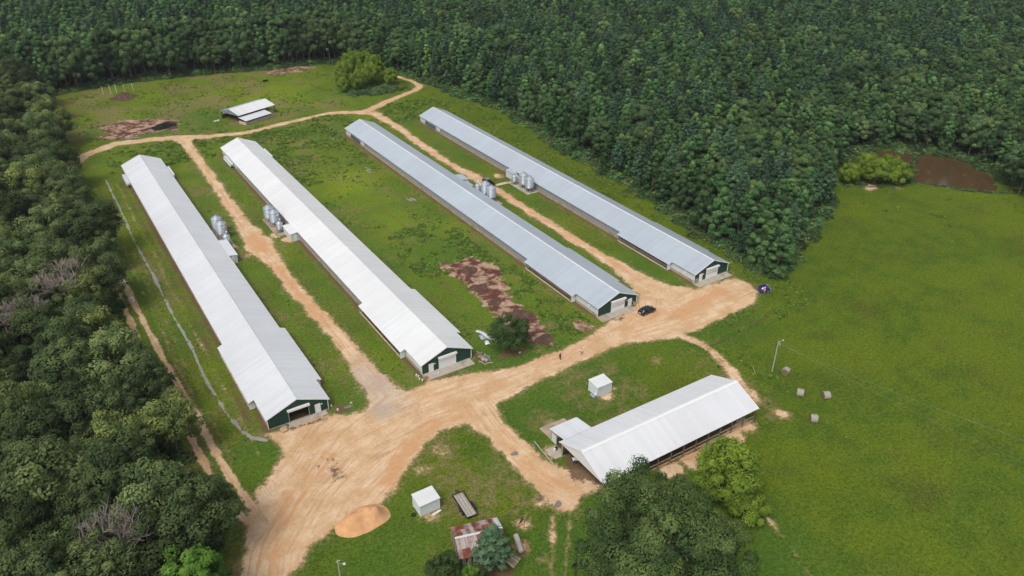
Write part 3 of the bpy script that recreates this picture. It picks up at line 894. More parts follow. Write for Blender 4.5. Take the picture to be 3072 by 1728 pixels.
def ribbed(y0, y1, pts, step=0.914, rib=0.035, th=0.05):
    """sheet whose cross-section is the (x, z) polyline pts, extruded along y with raised ribs"""
    mb = MB()
    nrm = []
    d = Vector((pts[-1][0] - pts[0][0], pts[-1][1] - pts[0][1]))
    nx, nz = -d.y, d.x
    L = math.hypot(nx, nz); nx /= L; nz /= L
    if nz < 0: nx, nz = -nx, -nz
    yy = [(y0, 0.0)]
    k = 1
    while y0 + k * step < y1 - 0.1:
        yc = y0 + k * step
        yy += [(yc - 0.07, 0.0), (yc - 0.025, rib), (yc + 0.025, rib), (yc + 0.07, 0.0)]
        k += 1
    yy.append((y1, 0.0))
    vs, fs = [], []
    m = len(pts)
    for y, h in yy:
        for (px, pz) in pts:
            vs.append((px + nx * h, y, pz + nz * h))
    for i in range(len(yy) - 1):
        for j in range(m - 1):
            fs.append((i * m + j, i * m + j + 1, (i + 1) * m + j + 1, (i + 1) * m + j))
    b = len(vs)
    for (y, h) in (yy[0], yy[-1]):
        for (px, pz) in pts:
            vs.append((px - nx * th, y, pz - nz * th))
    for j in range(m - 1):
        fs.append((b + j, b + m + j, b + m + j + 1, b + j + 1))
    fs += [(0, b, b + m - 1, m - 1) if m == 2 else (0, b, b + m - 1, m - 1)]
    mb.add(vs, fs)
    return mb


def gable_wall(x0, x1, y, eave, ridge, openings, step=0.30, rib=0.03, base=0.12):
    """vertical ribbed siding following the gable, with rectangular openings (xa, xb, top)"""
    mb = MB()
    edges = {x0, x1, 0.0}
    x = x0
    while x < x1:
        edges.add(round(x, 3)); x += step
    for a, b, t in openings:
        edges.add(a); edges.add(b)
    e = sorted(edges)

    def top(xx):
        return ridge - (ridge - eave) * abs(xx) / max(abs(x0), abs(x1))
    for a, b in zip(e[:-1], e[1:]):
        if b - a < 1e-4: continue
        z0 = base
        for oa, ob, t in openings:
            if a >= oa - 1e-4 and b <= ob + 1e-4: z0 = t
        ta, tb = top(a), top(b)
        mb.poly([(a, y, z0), (b, y, z0), (b, y, tb), (a, y, ta)], (0, -0.06, 0))
        mid = a
        if b - a > 0.2:
            mb.box(a + 0.01, y - rib, z0, a + 0.05, y - 0.001, min(ta, tb) - 0.02)
    return mb


def lap_wall(p0, p1, z0, z1, out, step=0.24, rib=0.03):
    """horizontally ribbed metal siding between ground points p0 and p1; out = outward unit vector"""
    mb = MB()
    ox, oy = out
    z = z0
    while z < z1 - 0.02:
        zt = min(z + step, z1)
        zi = z + (zt - z) * 0.72
        a = [(p0[0] + ox * rib, p0[1] + oy * rib), (p1[0] + ox * rib, p1[1] + oy * rib)]
        vs = [(a[0][0], a[0][1], z), (a[1][0], a[1][1], z), (a[1][0], a[1][1], zi), (a[0][0], a[0][1], zi), (p1[0], p1[1], zt), (p0[0], p0[1], zt),
              (p0[0], p0[1], z), (p1[0], p1[1], z)]
        mb.add(vs, [(0, 1, 2, 3), (3, 2, 4, 5), (6, 7, 1, 0)])
        z = zt
    # backing sheet gives the wall its thickness
    t = 0.06
    mb.add([(p0[0] - ox * t, p0[1] - oy * t, z0), (p1[0] - ox * t, p1[1] - oy * t, z0), (p1[0] - ox * t, p1[1] - oy * t, z1), (p0[0] - ox * t, p0[1] - oy * t, z1)], [(0, 1, 2, 3)])
    return mb


def rollup(parent, xa, xb, h, drop, seam):
    """overhead door on the front gable: header box, rails, slatted curtain"""
    d = bpy.data.objects.new('roll_up_door', None)
    C.objects.link(d); d.parent = parent
    MB().box(xa - 0.25, -0.28, h - 0.02, xb + 0.25, 0.235, h + 0.36).build('door_header', M['trim_white'], d)
    for x in (xa - 0.12, xb):
        MB().box(x, 0.10, 0.06, x + 0.12, 0.237, h - 0.03).build('guide_rail', M['trim_white'] if drop > 1 else M['curtain_grey'], d)
    mb = MB()
    z = h - 0.03
    n = 0
    while z > h - drop + 0.05:
        zb = max(z - 0.28, h - drop + 0.02)
        mb.add([(xa, 0.20, z), (xb, 0.20, z), (xb, 0.165, (z + zb) / 2), (xa, 0.165, (z + zb) / 2), (xb, 0.20, zb), (xa, 0.20, zb)], [(0, 3, 2, 1), (3, 5, 4, 2)])
        z = zb
    mb.build('door_curtain', M['door_white'], d)
    if seam:
        MB().box(xa + 0.01, 0.13, h * 0.52, xb - 0.01, 0.16, h * 0.52 + 0.09).build('seam_bar', M['curtain_grey'], d)
    return d


def walk_door(parent, xa, xb, y=0.24, h=2.05, face=-1, window=False):
    d = MB().box(xa, y - 0.09, 0.14, xb, y - 0.01, h).build('walk_door', M['door_white'], parent)
    MB().box(xb - 0.16, y - 0.15, 1.0, xb - 0.08, y - 0.095, 1.1).build('handle', M['dark_metal'], d)
    fr = MB()
    fr.box(xa - 0.08, y - 0.11, 0.14, xa - 0.003, y - 0.013, h + 0.08)
    fr.box(xb + 0.003, y - 0.11, 0.14, xb + 0.08, y - 0.013, h + 0.08)
    fr.box(xa - 0.003, y - 0.11, h + 0.003, xb + 0.003, y - 0.013, h + 0.08)
    fr.build('frame', M['trim_white'], d)
    return d


def fan(parent, side, y, cone):
    x = side * (HW - 0.36)
    f = MB().box(min(x, x + side * 0.35), y - 0.72, 0.55, max(x, x + side * 0.35), y + 0.72, 2.05).build('fan_housing', M['galvanised'] if cone else M['galvanised_dark'], parent)
    mb = MB()
    n = 16
    prof = [(0.62, 0.0), (0.66, 0.35), (0.78, 1.0)] if cone else [(0.62, 0.0), (0.64, 0.12)]
    vs, fs = [], []
    for r, l in prof:
        for i in range(n):
            a = 2 * math.pi * i / n
            vs.append((x + side * (0.353 + l), y + r * math.cos(a), 1.3 + r * math.sin(a)))
    for k in range(len(prof) - 1):
        for i in range(n):
            fs.append((k * n + i, k * n + (i + 1) % n, (k + 1) * n + (i + 1) % n, (k + 1) * n + i))
    mb.add(vs, fs)
    mb.build('fan_cone' if cone else 'fan_ring', M['fan_white'] if cone else M['dark_metal'], f)
    b = MB()
    for k in range(3):
        a = 2 * math.pi * k / 3 + y
        b.beam((x + side * 0.36, y, 1.3), (x + side * 0.36, y + 0.55 * math.cos(a), 1.3 + 0.55 * math.sin(a)), 0.03, 0.16, up=(side, 0, 0.01))
    b.build('fan_blades', M['dark_metal'], f)


def poultry_house(i, label):
    hx, hy, L = HOUSES[i]
    white = i < 2
    t = thing('poultry_house', label, 'poultry house', (hx, hy, 0), group='four long poultry houses')
    rm = M['roof_white'] if i == 0 else (M['roof_white_b'] if i == 1 else M['roof_grey'])
    w0, w1 = (7.35, 29.5) if white else (8.3, 28.8)
    for s in (-1, 1):
        ribbed(0, L, [(0, HR), (s * HW, HE)]).build('roof_slope', rm, t)
        ribbed(w0, w1, [(s * (HW + 0.002), HE - 0.012), (s * (HW + 1.15), HE - 0.012 - SL * 1.15)]).build('roof_extension', rm, t)
    rc = MB()
    rc.poly([(-0.26, -0.06, HR - SL * 0.26 + 0.06), (0, -0.06, HR + 0.075), (0, L + 0.06, HR + 0.075), (-0.26, L + 0.06, HR - SL * 0.26 + 0.06)], (0, 0, 0.02))
    rc.poly([(0, -0.06, HR + 0.075), (0.26, -0.06, HR - SL * 0.26 + 0.06), (0.26, L + 0.06, HR - SL * 0.26 + 0.06), (0, L + 0.06, HR + 0.075)], (0, 0, 0.02))
    rc.build('ridge_cap', rm if white else M['roof_white'], t)
    for s in (-1, 1):
        for yy in (-0.10, L + 0.02):
            MB().poly([(0, yy, HR + 0.05), (s * (HW + 0.02), yy, HE + 0.04), (s * (HW + 0.02), yy, HE - 0.16), (0, yy, HR - 0.15)], (0, -0.08, 0)).build('rake_trim', M['trim_white'], t)
        ytr = ((0.0, w0 - 0.01), (w1 + 0.01, L))
        for a, b in ytr:
            MB().box(min(s * (HW + 0.004), s * (HW + 0.03)), a, HE - 0.14, max(s * (HW + 0.004), s * (HW + 0.03)), b, HE + 0.0).build('eave_trim', M['trim_white'] if white else M['galvanised'], t)
        for yy in (w0 - 0.05, w1 + 0.004):   # short ends of the extension
            MB().poly([(s * HW, yy, HE - 0.0), (s * (HW + 1.16), yy, HE - SL * 1.16), (s * (HW + 1.16), yy, HE - SL * 1.16 - 0.12), (s * HW, yy, HE - 0.12)], (0, -0.045, 0)).build('extension_trim', M['trim_white'], t)
    # gables
    ww = HW - 0.35
    swap = i in (1, 3)
    door = (-1.8, 2.0, 2.75)
    wd = (-4.2, -3.25, 2.05) if swap else (3.3, 4.25, 2.05)
    we, wr = HE + SL * 0.35 - 0.09, HR - 0.09
    gable_wall(-ww, ww, 0.30, we, wr, [door, wd]).build('gable_wall', M['siding_green'], t)
    gable_wall(-ww, ww, L - 0.25, we, wr, []).build('rear_gable_wall', M['siding_white'], t)
    for s in (-1, 1):
        MB().box(min(s * ww, s * (ww + 0.1)), 0.16, 0.1, max(s * ww, s * (ww + 0.1)), 0.31, we + 0.02).build('corner_trim', M['trim_white'], t)
    rollup(t, -1.8, 2.0, 2.75, 0.38 if i == 0 else 2.66, i >= 2)
    walk_door(t, wd[0], wd[1])
    lx = wd[1] + 0.35 if (swap or i == 0) else wd[0] - 0.4
    lamp = MB().box(lx - 0.12, 0.10, 1.75, lx + 0.12, 0.24, 1.95).build('wall_lamp', M['trim_white'], t)
    # concrete footing and apron
    st = MB()
    st.box(-ww - 0.02, 0.22, 0, ww + 0.02, 0.36, 0.14)
    st.build('front_sill', M['concrete'], t)
    if i == 0:
        MB().box(-2.2, -1.1, -0.1, 5.2, 0.215, 0.10).build('apron', M['concrete'], t)
    elif i == 1:
        MB().box(-5.9, -2.15, -0.1, 5.4, 0.215, 0.13).build('apron', M['concrete'], t)
    elif i == 2:
        MB().box(-3.4, -1.95, -0.1, 4.0, 0.215, 0.12).build('apron', M['concrete'], t)
        MB().box(-6.1, -2.2, -0.1, -3.405, 0.215, 0.10).build('apron', M['concrete_tan'], t)
    else:
        MB().box(-6.2, -2.05, -0.1, 5.4, 0.215, 0.14).build('apron', M['concrete'], t)
    # side walls
    ez = HE + SL * 0.35 - 0.07
    for s in (-1, 1):
        xo = s * ww
        out = (s, 0)
        MB().box(min(xo, xo + s * 0.06), 0.38, 0, max(xo, xo + s * 0.06), L - 0.3, 0.70).build('stem_wall', M['concrete_tan'], t)
        a, b = ((xo, 0.38), (xo, w0 + 0.4))
        lap_wall(a, b, 0.703, ez, out).build('front_siding', M['siding_white'], t)
        cm = MB()
        yy = w1 - 0.2
        z0, z1 = 0.705, ez
        seg = 1.5
        k = 0
        vs, fs = [], []
        while yy < 134.5:       # curtain: gently pleated cloth
            d = 0.025 if k % 2 else 0.0
            vs += [(xo + s * d, yy, z0), (xo + s * (0.02 + d), yy, z0 + 0.8), (xo, yy, z1)]
            yy += seg; k += 1
        for q in range(k - 1):
            fs += [(q * 3, q * 3 + 3, q * 3 + 4, q * 3 + 1), (q * 3 + 1, q * 3 + 4, q * 3 + 5, q * 3 + 2)]
        cm.add(vs, fs)
        cm.build('curtain_wall', M['curtain_grey'], t)
        MB().box(min(xo, xo + s * 0.05), 134.0, 0.705, max(xo, xo + s * 0.05), L - 0.3, ez).build('rear_siding', M['siding_white'], t)
        # cooling-pad bay under the roof extension
        MB().box(min(xo - s * 0.02, xo + s * 0.10), w0 + 0.45, 0.705, max(xo - s * 0.02, xo + s * 0.10), w1 - 0.25, ez - 0.02).build('cool_pad', M['cool_pad'], t)
        xq = s * (HW + 0.82)
        MB().box(min(xq, xq + s * 0.14), w0 + 0.7, 0.18, max(xq, xq + s * 0.14), w1 - 0.3, 0.52).build('water_trough', M['concrete_pink'], t)
        for py in np.linspace(w0 + 0.8, w1 - 0.5, 6):
            MB().box(min(xq + s * .02, xq + s * 0.1), py - 0.05, 0.52, max(xq + s * .02, xq + s * 0.1), py + 0.05, HE - SL * 1.0 - 0.1).build('pad_post', M['wood_post'], t)
        xe = s * (HW + 1.0)
        lap_wall((xo, w0 + 0.42), (xe, w0 + 0.42), 0.15, HE - SL * 0.9 - 0.15, (0, -1)).build('bay_end_wall', M['siding_white'], t)
        lap_wall((xo, w1 - 0.22), (xe, w1 - 0.22), 0.15, HE - SL * 0.9 - 0.15, (0, 1)).build('bay_end_wall', M['siding_white'], t)
        bd = MB().box(min(xo + s * .3, xe - s * .1), w0 + 0.30, 0.2, max(xo + s * .3, xe - s * .1), w0 + 0.385, 1.75).build('bay_door', M['trim_white'], t)
        for k in range(5):
            fan(t, s, 138.0 + 1.75 * k, white)
    if i >= 2:
        MB().box(-ww - 0.22, 3.1, 1.55, -ww - 0.035, 3.6, 1.95).build('control_box', M['trim_white'], t)
    # control room lean-to
    side, y0, y1, dep = [(1, 69.5, 79.9, 2.2), (-1, 73.6, 80.3, 2.2), (1, 84.5, 89.6, 2.6), (-1, 80.8, 85.4, 1.7)][i]
    cr_ = bpy.data.objects.new('control_room', None)
    C.objects.link(cr_); cr_.parent = t
    x1 = side * (HW + dep)
    zt = HE - 0.02
    ribbed(y0, y1, [(side * (HW - 0.4), zt + 0.09), (x1, zt - 0.22)]).build('room_roof', rm, cr_)
    xw = x1 - side * 0.2
    MB().poly([(xw, y0 + .18, 0), (xw, y1 - .18, 0), (xw, y1 - .18, zt - 0.32), (xw, y0 + .18, zt - 0.32)], (side * 0.06, 0, 0)).build('room_wall', M['siding_white'], cr_)
    lap_wall((side * (ww + .07), y0 + .2), (xw, y0 + .2), 0, zt - 0.3, (0, -1)).build('room_wall', M['siding_white'], cr_)
    lap_wall((side * (ww + .07), y1 - .2), (xw, y1 - .2), 0, zt - 0.3, (0, 1)).build('room_wall', M['siding_white'], cr_)
    dx0 = side * (ww + 0.7)
    MB().box(min(dx0, dx0 + side * .85), y0 + 0.08, 0.1, max(dx0, dx0 + side * .85), y0 + 0.165, 1.95).build('room_door', M['door_white'], cr_)
    if i == 2:
        MB().box(HW + 0.1, 79.9, 1.95, HW + 1.5, 84.3, 2.03).build('porch_roof', rm, cr_)
        for py in (80.1, 84.1):
            MB().box(HW + 1.35, py - .05, 0, HW + 1.45, py + .05, 1.94).build('porch_post', M['wood_post'], cr_)
    return t


poultry_house(0, 'long white-roofed poultry house beside the left wood, its roll-up door pulled open')
poultry_house(1, 'long bright white-roofed poultry house with the scrap heap at its front corner')
poultry_house(2, 'long grey metal-roofed poultry house with the dark car parked by its front')
poultry_house(3, 'long grey metal-roofed poultry house nearest the right-hand forest')

# concrete pads and walk by the feed bins
tag(MB().box(126.2, 185.5, -0.1, 130.3, 197.6, 0.16).build('bin_pad', M['concrete'], None), 'concrete pad under the feed bins of the right-most grey house', 'concrete pad')
tag(MB().box(121.9, 196.5, -0.1, 126.15, 197.9, 0.12).build('concrete_walk', M['concrete_pink'], None), 'pale concrete walk from the lane to the bins of the right-most grey house', 'walkway')
tag(MB().box(112.3, 183.6, -0.1, 115.9, 196.0, 0.13).build('bin_pad', M['concrete_tan'], None), 'concrete pad under the feed bins beside the parked pickup', 'concrete pad')
tag(MB().box(36.2, 196.6, -0.1, 39.4, 211, 0.12).build('bin_pad', M['concrete_tan'], None), 'concrete pad under the feed bins of the left-most house', 'concrete pad')
tag(MB().box(50.6, 197.4, -0.1, 54.2, 210.5, 0.13).build('bin_pad', M['concrete_tan'], None), 'concrete pad under the feed bins of the second white house', 'concrete pad')


# ------------------------------------------------------------------ feed bins
def feed_bin(r, leg, cyl, oval):
    t = thing('feed_bin', 'x', 'feed bin')
    zb, zt = leg, leg + cyl
    prof = []
    z = zb
    while z < zt - 0.01:       # corrugated rings
        prof += [(r, z), (r + 0.02, z + 0.10), (r, z + 0.20)]
        z += 0.20
    MB().lathe(prof, n=24, cap=False).build('bin_wall', M['galvanised'], t, smooth_shade=True)
    ap = r * 0.62
    roof = MB().lathe([(r + 0.07, zt - 0.05), (r + 0.05, zt + 0.02), (0.32, zt + ap), (0.30, zt + ap + 0.02)], n=24, cap=False).build('bin_roof', M['galvanised'], t)
    seams = MB()
    for k in range(12):
        a = 2 * math.pi * k / 12
        seams.beam(((r + .03) * math.cos(a), (r + .03) * math.sin(a), zt + 0.05), (0.34 * math.cos(a), 0.34 * math.sin(a), zt + ap + 0.02), 0.04, 0.05)
    seams.build('roof_seam', M['galvanised'], roof)
    MB().lathe([(0.31, zt + ap), (0.34, zt + ap + 0.14), (0.05, zt + ap + 0.24)], n=14).build('lid', M['galvanised_dark'], t)
    MB().lathe([(0.16, 0.55), (0.22, 0.75), (r - 0.01, zb + 0.02)], n=20, cap=True).build('hopper', M['galvanised_dark'], t, smooth_shade=True)
    nl = 6
    for k in range(nl):
        a = 2 * math.pi * (k + 0.3) / nl
        x, y = (r + 0.05) * math.cos(a), (r + 0.05) * math.sin(a)
        MB().beam((x, y, 0.02), (x, y, zb + 0.75), 0.09, 0.09).build('leg', M['galvanised_dark'], t)
    lad = MB()
    a0 = R(200)
    cx, cy = (r + 0.16) * math.cos(a0), (r + 0.16) * math.sin(a0)
    tx, ty = -math.sin(a0) * 0.18, math.cos(a0) * 0.18
    for sg in (-1, 1):
        lad.beam((cx + sg * tx, cy + sg * ty, 0.5), (cx + sg * tx, cy + sg * ty, zt + 0.2), 0.03, 0.03)
    z = 0.8
    while z < zt:
        lad.beam((cx - tx, cy - ty, z), (cx + tx, cy + ty, z), 0.025, 0.025); z += 0.3
    lad.build('ladder', M['galvanised'], t)
    mb = MB()
    aa = R(-62)      # curved label facing the yard
    n = 16
    zc = zt - 0.55 if oval else zt - 0.35
    vs = [((r + .035) * math.cos(aa), (r + .035) * math.sin(aa), zc)]
    for k in range(n):
        q = 2 * math.pi * k / n
        if oval:
            da, dz = 0.46 / r * math.cos(q), 0.30 * math.sin(q)
        else:
            c_, s_ = math.cos(q), math.sin(q)
            m_ = max(abs(c_), abs(s_)); da, dz = 1.0 / r * c_ / m_ * 0.75, 0.14 * s_ / m_
        vs.append(((r + .035) * math.cos(aa + da), (r + .035) * math.sin(aa + da), zc + dz))
    mb.add(vs, [(0, 1 + k, 1 + (k + 1) % n) for k in range(n)])
    mb.build('label_plate', M['label_white'], t)
    return t


BINS = []
for oval in (True, False):
    BINS.append((feed_bin(1.38, 1.5, 2.8, oval), feed_bin(0.92, 1.1, 1.6, oval)))
used_bin = set()
HN = ['the left-most house', 'the second white house', 'the left grey house by the pickup', 'the right-most grey house']
for h, (A_, B_, S_) in enumerate([((37.75, 208.3), (37.85, 204.3), (37.7, 199.2)), ((52.1, 207.9), (52.45, 204.2), (52.4, 199.6)), ((114.1, 190.9), (114.0, 187.1), (113.5, 194.4)), ((128.2, 190.8), (128.0, 187.2), (127.3, 194.8))]):
    big, small = BINS[0 if h < 2 else 1]
    for q, (pos, what) in enumerate(((A_, 'farther of the two big galvanised feed bins at ' + HN[h]), (B_, 'nearer of the two big galvanised feed bins at ' + HN[h]), (S_, 'small galvanised feed bin at ' + HN[h]))):
        src = small if q == 2 else big
        if id(src) in used_bin:
            o = copy_tree(src)
        else:
            o = src; used_bin.add(id(src))
        o.location = (pos[0], pos[1], 0.13)
        o.rotation_euler.z = R(random.uniform(-8, 8))
        tag(o, what, 'feed bin', 'feed bins beside the poultry houses')
    # auger from the big bin up over the small one
    au = MB()
    p0 = Vector((B_[0], B_[1] + (1.3 if h >= 2 else -1.3), 0.7)); p1 = Vector((S_[0] + 0.2, S_[1] + (0.4 if h >= 2 else -.2), 4.1 if h >= 2 else 3.9))
    t = thing('feed_auger', 'sloping white feed auger between the bins at ' + HN[h], 'auger', (0, 0, 0), group='feed augers between the bins')
    au.tube(p0, p1, 0.11, n=10)
    au.build('auger_tube', M['pvc_white'], t)
    MB().tube(p1, p1 + Vector((0, 0, -0.9)), 0.10, n=8).build('down_spout', M['galvanised'], t)
    MB().box(p0.x - .25, p0.y - .25, 0.14, p0.x + .25, p0.y + .25, 0.72).build('auger_boot', M['galvanised_dark'], t)
    MB().box(p1.x - .2, p1.y - .15, p1.z, p1.x + .2, p1.y + .15, p1.z + 0.3).build('auger_motor', M['pvc_white'], t)

# ------------------------------------------------------------------ hay barn (local y runs along world +X, local +x faces the camera)
BL, BW, BE, BR = 37.3, 6.25, 3.3, 5.8
bs_l = (BR - BE) / BW
barn = thing('hay_barn', 'open-sided pole barn with a broad pale metal roof beside the pasture', 'barn', (65.0, 77.65, 0), R(-90))
for s in (-1, 1):
    ribbed(0, BL, [(0, BR), (s * BW, BE)], rib=0.02).build('roof_slope', M['roof_barn'], barn)
    MB().poly([(0, -0.08, BR + 0.05), (s * (BW + .02), -0.08, BE + 0.04), (s * (BW + .02), -0.08, BE - 0.16), (0, -0.08, BR - 0.15)], (0, -0.07, 0)).build('rake_trim', M['trim_white'], barn)
    MB().poly([(0, BL + 0.01, BR + 0.05), (s * (BW + .02), BL + 0.01, BE + 0.04), (s * (BW + .02), BL + 0.01, BE - 0.16), (0, BL + 0.01, BR - 0.15)], (0, -0.07, 0)).build('rake_trim', M['trim_white'], barn)
    MB().box(min(s * (BW - .22), s * (BW - .12)), 0.3, BE - 0.25, max(s * (BW - .22), s * (BW - .12)), BL - 0.3, BE - 0.03).build('eave_beam', M['wood_dark'], barn)
cap = MB()
for s in (-1, 1):
    cap.poly([(0, -.12, BR + .11), (s * .42, -.12, BR - bs_l * .42 + .08), (s * .42, BL + .12, BR - bs_l * .42 + .08), (0, BL + .12, BR + .11)] if s < 0 else
             [(s * .42, -.12, BR - bs_l * .42 + .08), (0, -.12, BR + .11), (0, BL + .12, BR + .11), (s * .42, BL + .12, BR - bs_l * .42 + .08)], (0, 0, 0.025))
cap.build('ridge_cap', M['trim_white'], barn)
MB().poly([(-BW + .1, 0.12, BE - 0.25), (BW - .1, 0.12, BE - 0.25), (0.9, 0.12, BE + 0.35), (0, 0.12, BE + .35), (-0.9, 0.12, BE + 0.35)][:2] + [(BW - .1, 0.12, BE), (0, 0.12, BR - 0.12), (-BW + .1, 0.12, BE)], (0, -.05, 0)).build('gable_panel', M['roof_barn'], barn)
MB().poly([(-BW + .1, BL - .15, BE - 0.2), (BW - .1, BL - .15, BE - 0.2), (BW - .1, BL - .15, BE), (0, BL - .15, BR - 0.12), (-BW + .1, BL - .15, BE)], (0, -.05, 0)).build('gable_panel', M['roof_barn'], barn)
NPB = 13
pys = np.linspace(0.45, BL - 0.45, NPB)
for py in pys:
    for s in (-1, 1):
        MB().box(s * 5.85 - .09, py - .09, -0.1, s * 5.85 + .09, py + .09, BE - 0.02).build('post', M['wood_post'] if s > 0 else M['wood_pole'], barn)
    tr = MB()
    tr.beam((-5.85, py + .12, BE - .15), (5.85, py + .12, BE - .15), 0.06, 0.2)
    for s in (-1, 1):
        tr.beam((s * 5.85, py + .12, BE - .1), (0, py + .12, BR - .22), 0.06, 0.16)
        tr.beam((s * 3, py + .12, BE - .1), (s * 1.5, py + .12, BR - .75), 0.05, 0.1)
    tr.build('truss', M['wood_dark'], barn)
for a, b in zip(pys[:-1], pys[1:]):
    MB().box(5.76, a + .1, 0.15, 5.83, b - .1, 0.55).build('kick_board', M['wood_tan'], barn)
    MB().box(5.76, a + .1, 1.15, 5.82, b - .1, 1.38).build('rail', M['wood_grey'], barn)
    MB().box(-5.84, a + .1, 0.1, -5.76, b - .1, 1.3).build('back_board', M['wood_dark'], barn)
# lean-to on the north side near end
lt_ = bpy.data.objects.new('lean_to', None); C.objects.link(lt_); lt_.parent = barn
ribbed(1.0, 7.1, [(-6.1, 3.42), (-10.6, 2.75)]).build('lean_to_roof', M['roof_white'], lt_)
MB().poly([(-6.1, 0.97, 3.44), (-10.6, 0.97, 2.77), (-10.6, 0.97, 2.60), (-6.1, 0.97, 3.27)], (0, -.05, 0)).build('rake_trim', M['trim_white'], lt_)
for lx, ly in ((-10.3, 1.3), (-8.8, 1.3), (-10.3, 6.8), (-8.4, 6.8), (-10.3, 4.0)):
    MB().box(lx - .08, ly - .08, -.1, lx + .08, ly + .08, 3.39 - 0.149 * (-6.1 - lx) - 0.10).build('post', M['wood_pole'], lt_)
lap_wall((-10.2, 1.28), (-8.9, 1.28), 0.0, 1.9, (0, -1)).build('stall_wall', M['siding_white'], lt_)
MB().box(-10.28, 4.1, 0, -10.2, 6.7, 1.5).build('stall_wall', M['wood_grey'], lt_)
MB().box(-8.8, 1.4, 0.0, -6.2, 6.7, 0.02).build('stall_floor', M['compost_brown'], lt_)

tag(flat_poly('concrete_pad', [(66.2, 91.9), (72.0, 91.9), (72.0, 88.0), (66.3, 87.9)], 0.05, M['concrete_tan'], None), 'worn tan concrete pad north of the barn lean-to', 'concrete pad')
tag(MB().box(63.9, 83.4, -.1, 66.0, 86.4, 0.10).build('concrete_pad', M['concrete'], None), 'small pale concrete slab at the open end of the hay barn', 'concrete pad')
tag(MB().tube((63.4, 89.4, .1), (62.7, 81.0, .1), 0.07, n=6).build('pipe', M['stone_pale'], None), 'thin grey pipe lying on the grass beside the barn drive', 'pipe')


# ------------------------------------------------------------------ small white sheds
def white_shed(name, label, x0, y0, x1, y1, hf, hb):
    t = thing(name, label, 'shed', (x0, y0, 0))
    w, d = x1 - x0, y1 - y0
    lap_wall((0, 0), (w, 0), 0.05, hf, (0, -1), 0.3, .06).build('wall', M['siding_shed'], t)
    lap_wall((0, d), (w, d), 0.05, hb, (0, 1), 0.3, .06).build('wall', M['siding_shed'], t)
    lap_wall((0, d), (0, 0), 0.05, min(hf, hb), (-1, 0), 0.3, .06).build('wall', M['siding_shed'], t)
    lap_wall((w, 0), (w, d), 0.05, min(hf, hb), (1, 0), 0.3, .06).build('wall', M['siding_shed'], t)
    for cx, cy in ((0, 0), (w, 0), (0, d), (w, d)):
        MB().box(cx - .07, cy - .07, 0, cx + .07, cy + .07, (hf if cy == 0 else hb) - 0.02).build('corner_trim', M['trim_white'], t)
    mb = MB()
    o = 0.18
    mb.poly([(-o, -o, hf + .02), (w + o, -o, hf + .02), (w + o, d + o, hb + .02), (-o, d + o, hb + .02)], (0, 0, 0.06))
    x = -o + 0.3
    while x < w + o:
        mb.beam((x, -o, hf + .03), (x, d + o, hb + .03), 0.05, 0.03); x += 0.3
    mb.build('roof', M['roof_white_b'], t)
    return t


sa_ = white_shed('pump_shed', 'small white shed with ribbed walls standing beside the flatbed trailer', 37.5, 84.1, 40.95, 86.8, 2.35, 2.6)
sb_ = white_shed('pump_shed', 'small white shed alone on the grass north of the hay barn', 81.35, 93.6, 84.85, 96.3, 2.35, 2.6)
sa_['group'] = sb_['group'] = 'small white sheds'


def lumps(name, mat, pts, label, cat):
    t = thing(name, label, cat, (pts[0][0], pts[0][1], 0))
    for k, (x, y, s_, m_) in enumerate(pts):
        mb = MB()
        mb.lathe([(s_ * .8, 0.0), (s_, s_ * .4), (s_ * .6, s_ * .8), (s_ * .1, s_ * .9)], n=8)
        mb.build('piece', m_, t, (x - pts[0][0], y - pts[0][1], 0))
    return t


tank = thing('propane_tank', 'pale pressure tanks and pipework at the corner of the lone white shed', 'tank', (80.9, 94.3, 0))
MB().tube((-.3, -.9, .35), (-.3, .3, .35), .28, n=12).build('tank_shell', M['galvanised'], tank)
MB().tube((.1, -.9, .75), (.1, -.3, .75), .2, n=12).build('tank_shell', M['fan_white'], tank)
MB().box(-.1, -.9, 0, .3, -.3, .56).build('tank_base', M['galvanised_dark'], tank)
tire = thing('old_tyre', 'old black tyre leaning by the white shed near the trailer', 'tyre', (36.6, 85.0, 0))
mb = MB()
for k in range(14):
    a = 2 * math.pi * k / 14; b = 2 * math.pi * (k + 1) / 14
    mb.tube((.3 * math.cos(a), .3 * math.sin(a), .12), (.3 * math.cos(b), .3 * math.sin(b), .12), .12, n=6, cap=False)
mb.build('tyre_ring', M['black_rubber'], tire)
tag(MB().poly([(39.2, 83.55, .06), (40.9, 83.75, .06), (40.95, 83.45, .05), (39.3, 83.2, .05)], (0, 0, .04)).build('scrap_board', M['trash_white']), 'loose white board lying at the foot of the shed near the trailer', 'board')


# ------------------------------------------------------------------ far open shed beyond the back lane
fs = thing('compost_shed', 'open white-roofed litter shed standing in the far field', 'shed', (67.9, 306.8, 0), math.atan2(7.2, 16.8))
FL, FW = 18.0, 5.6
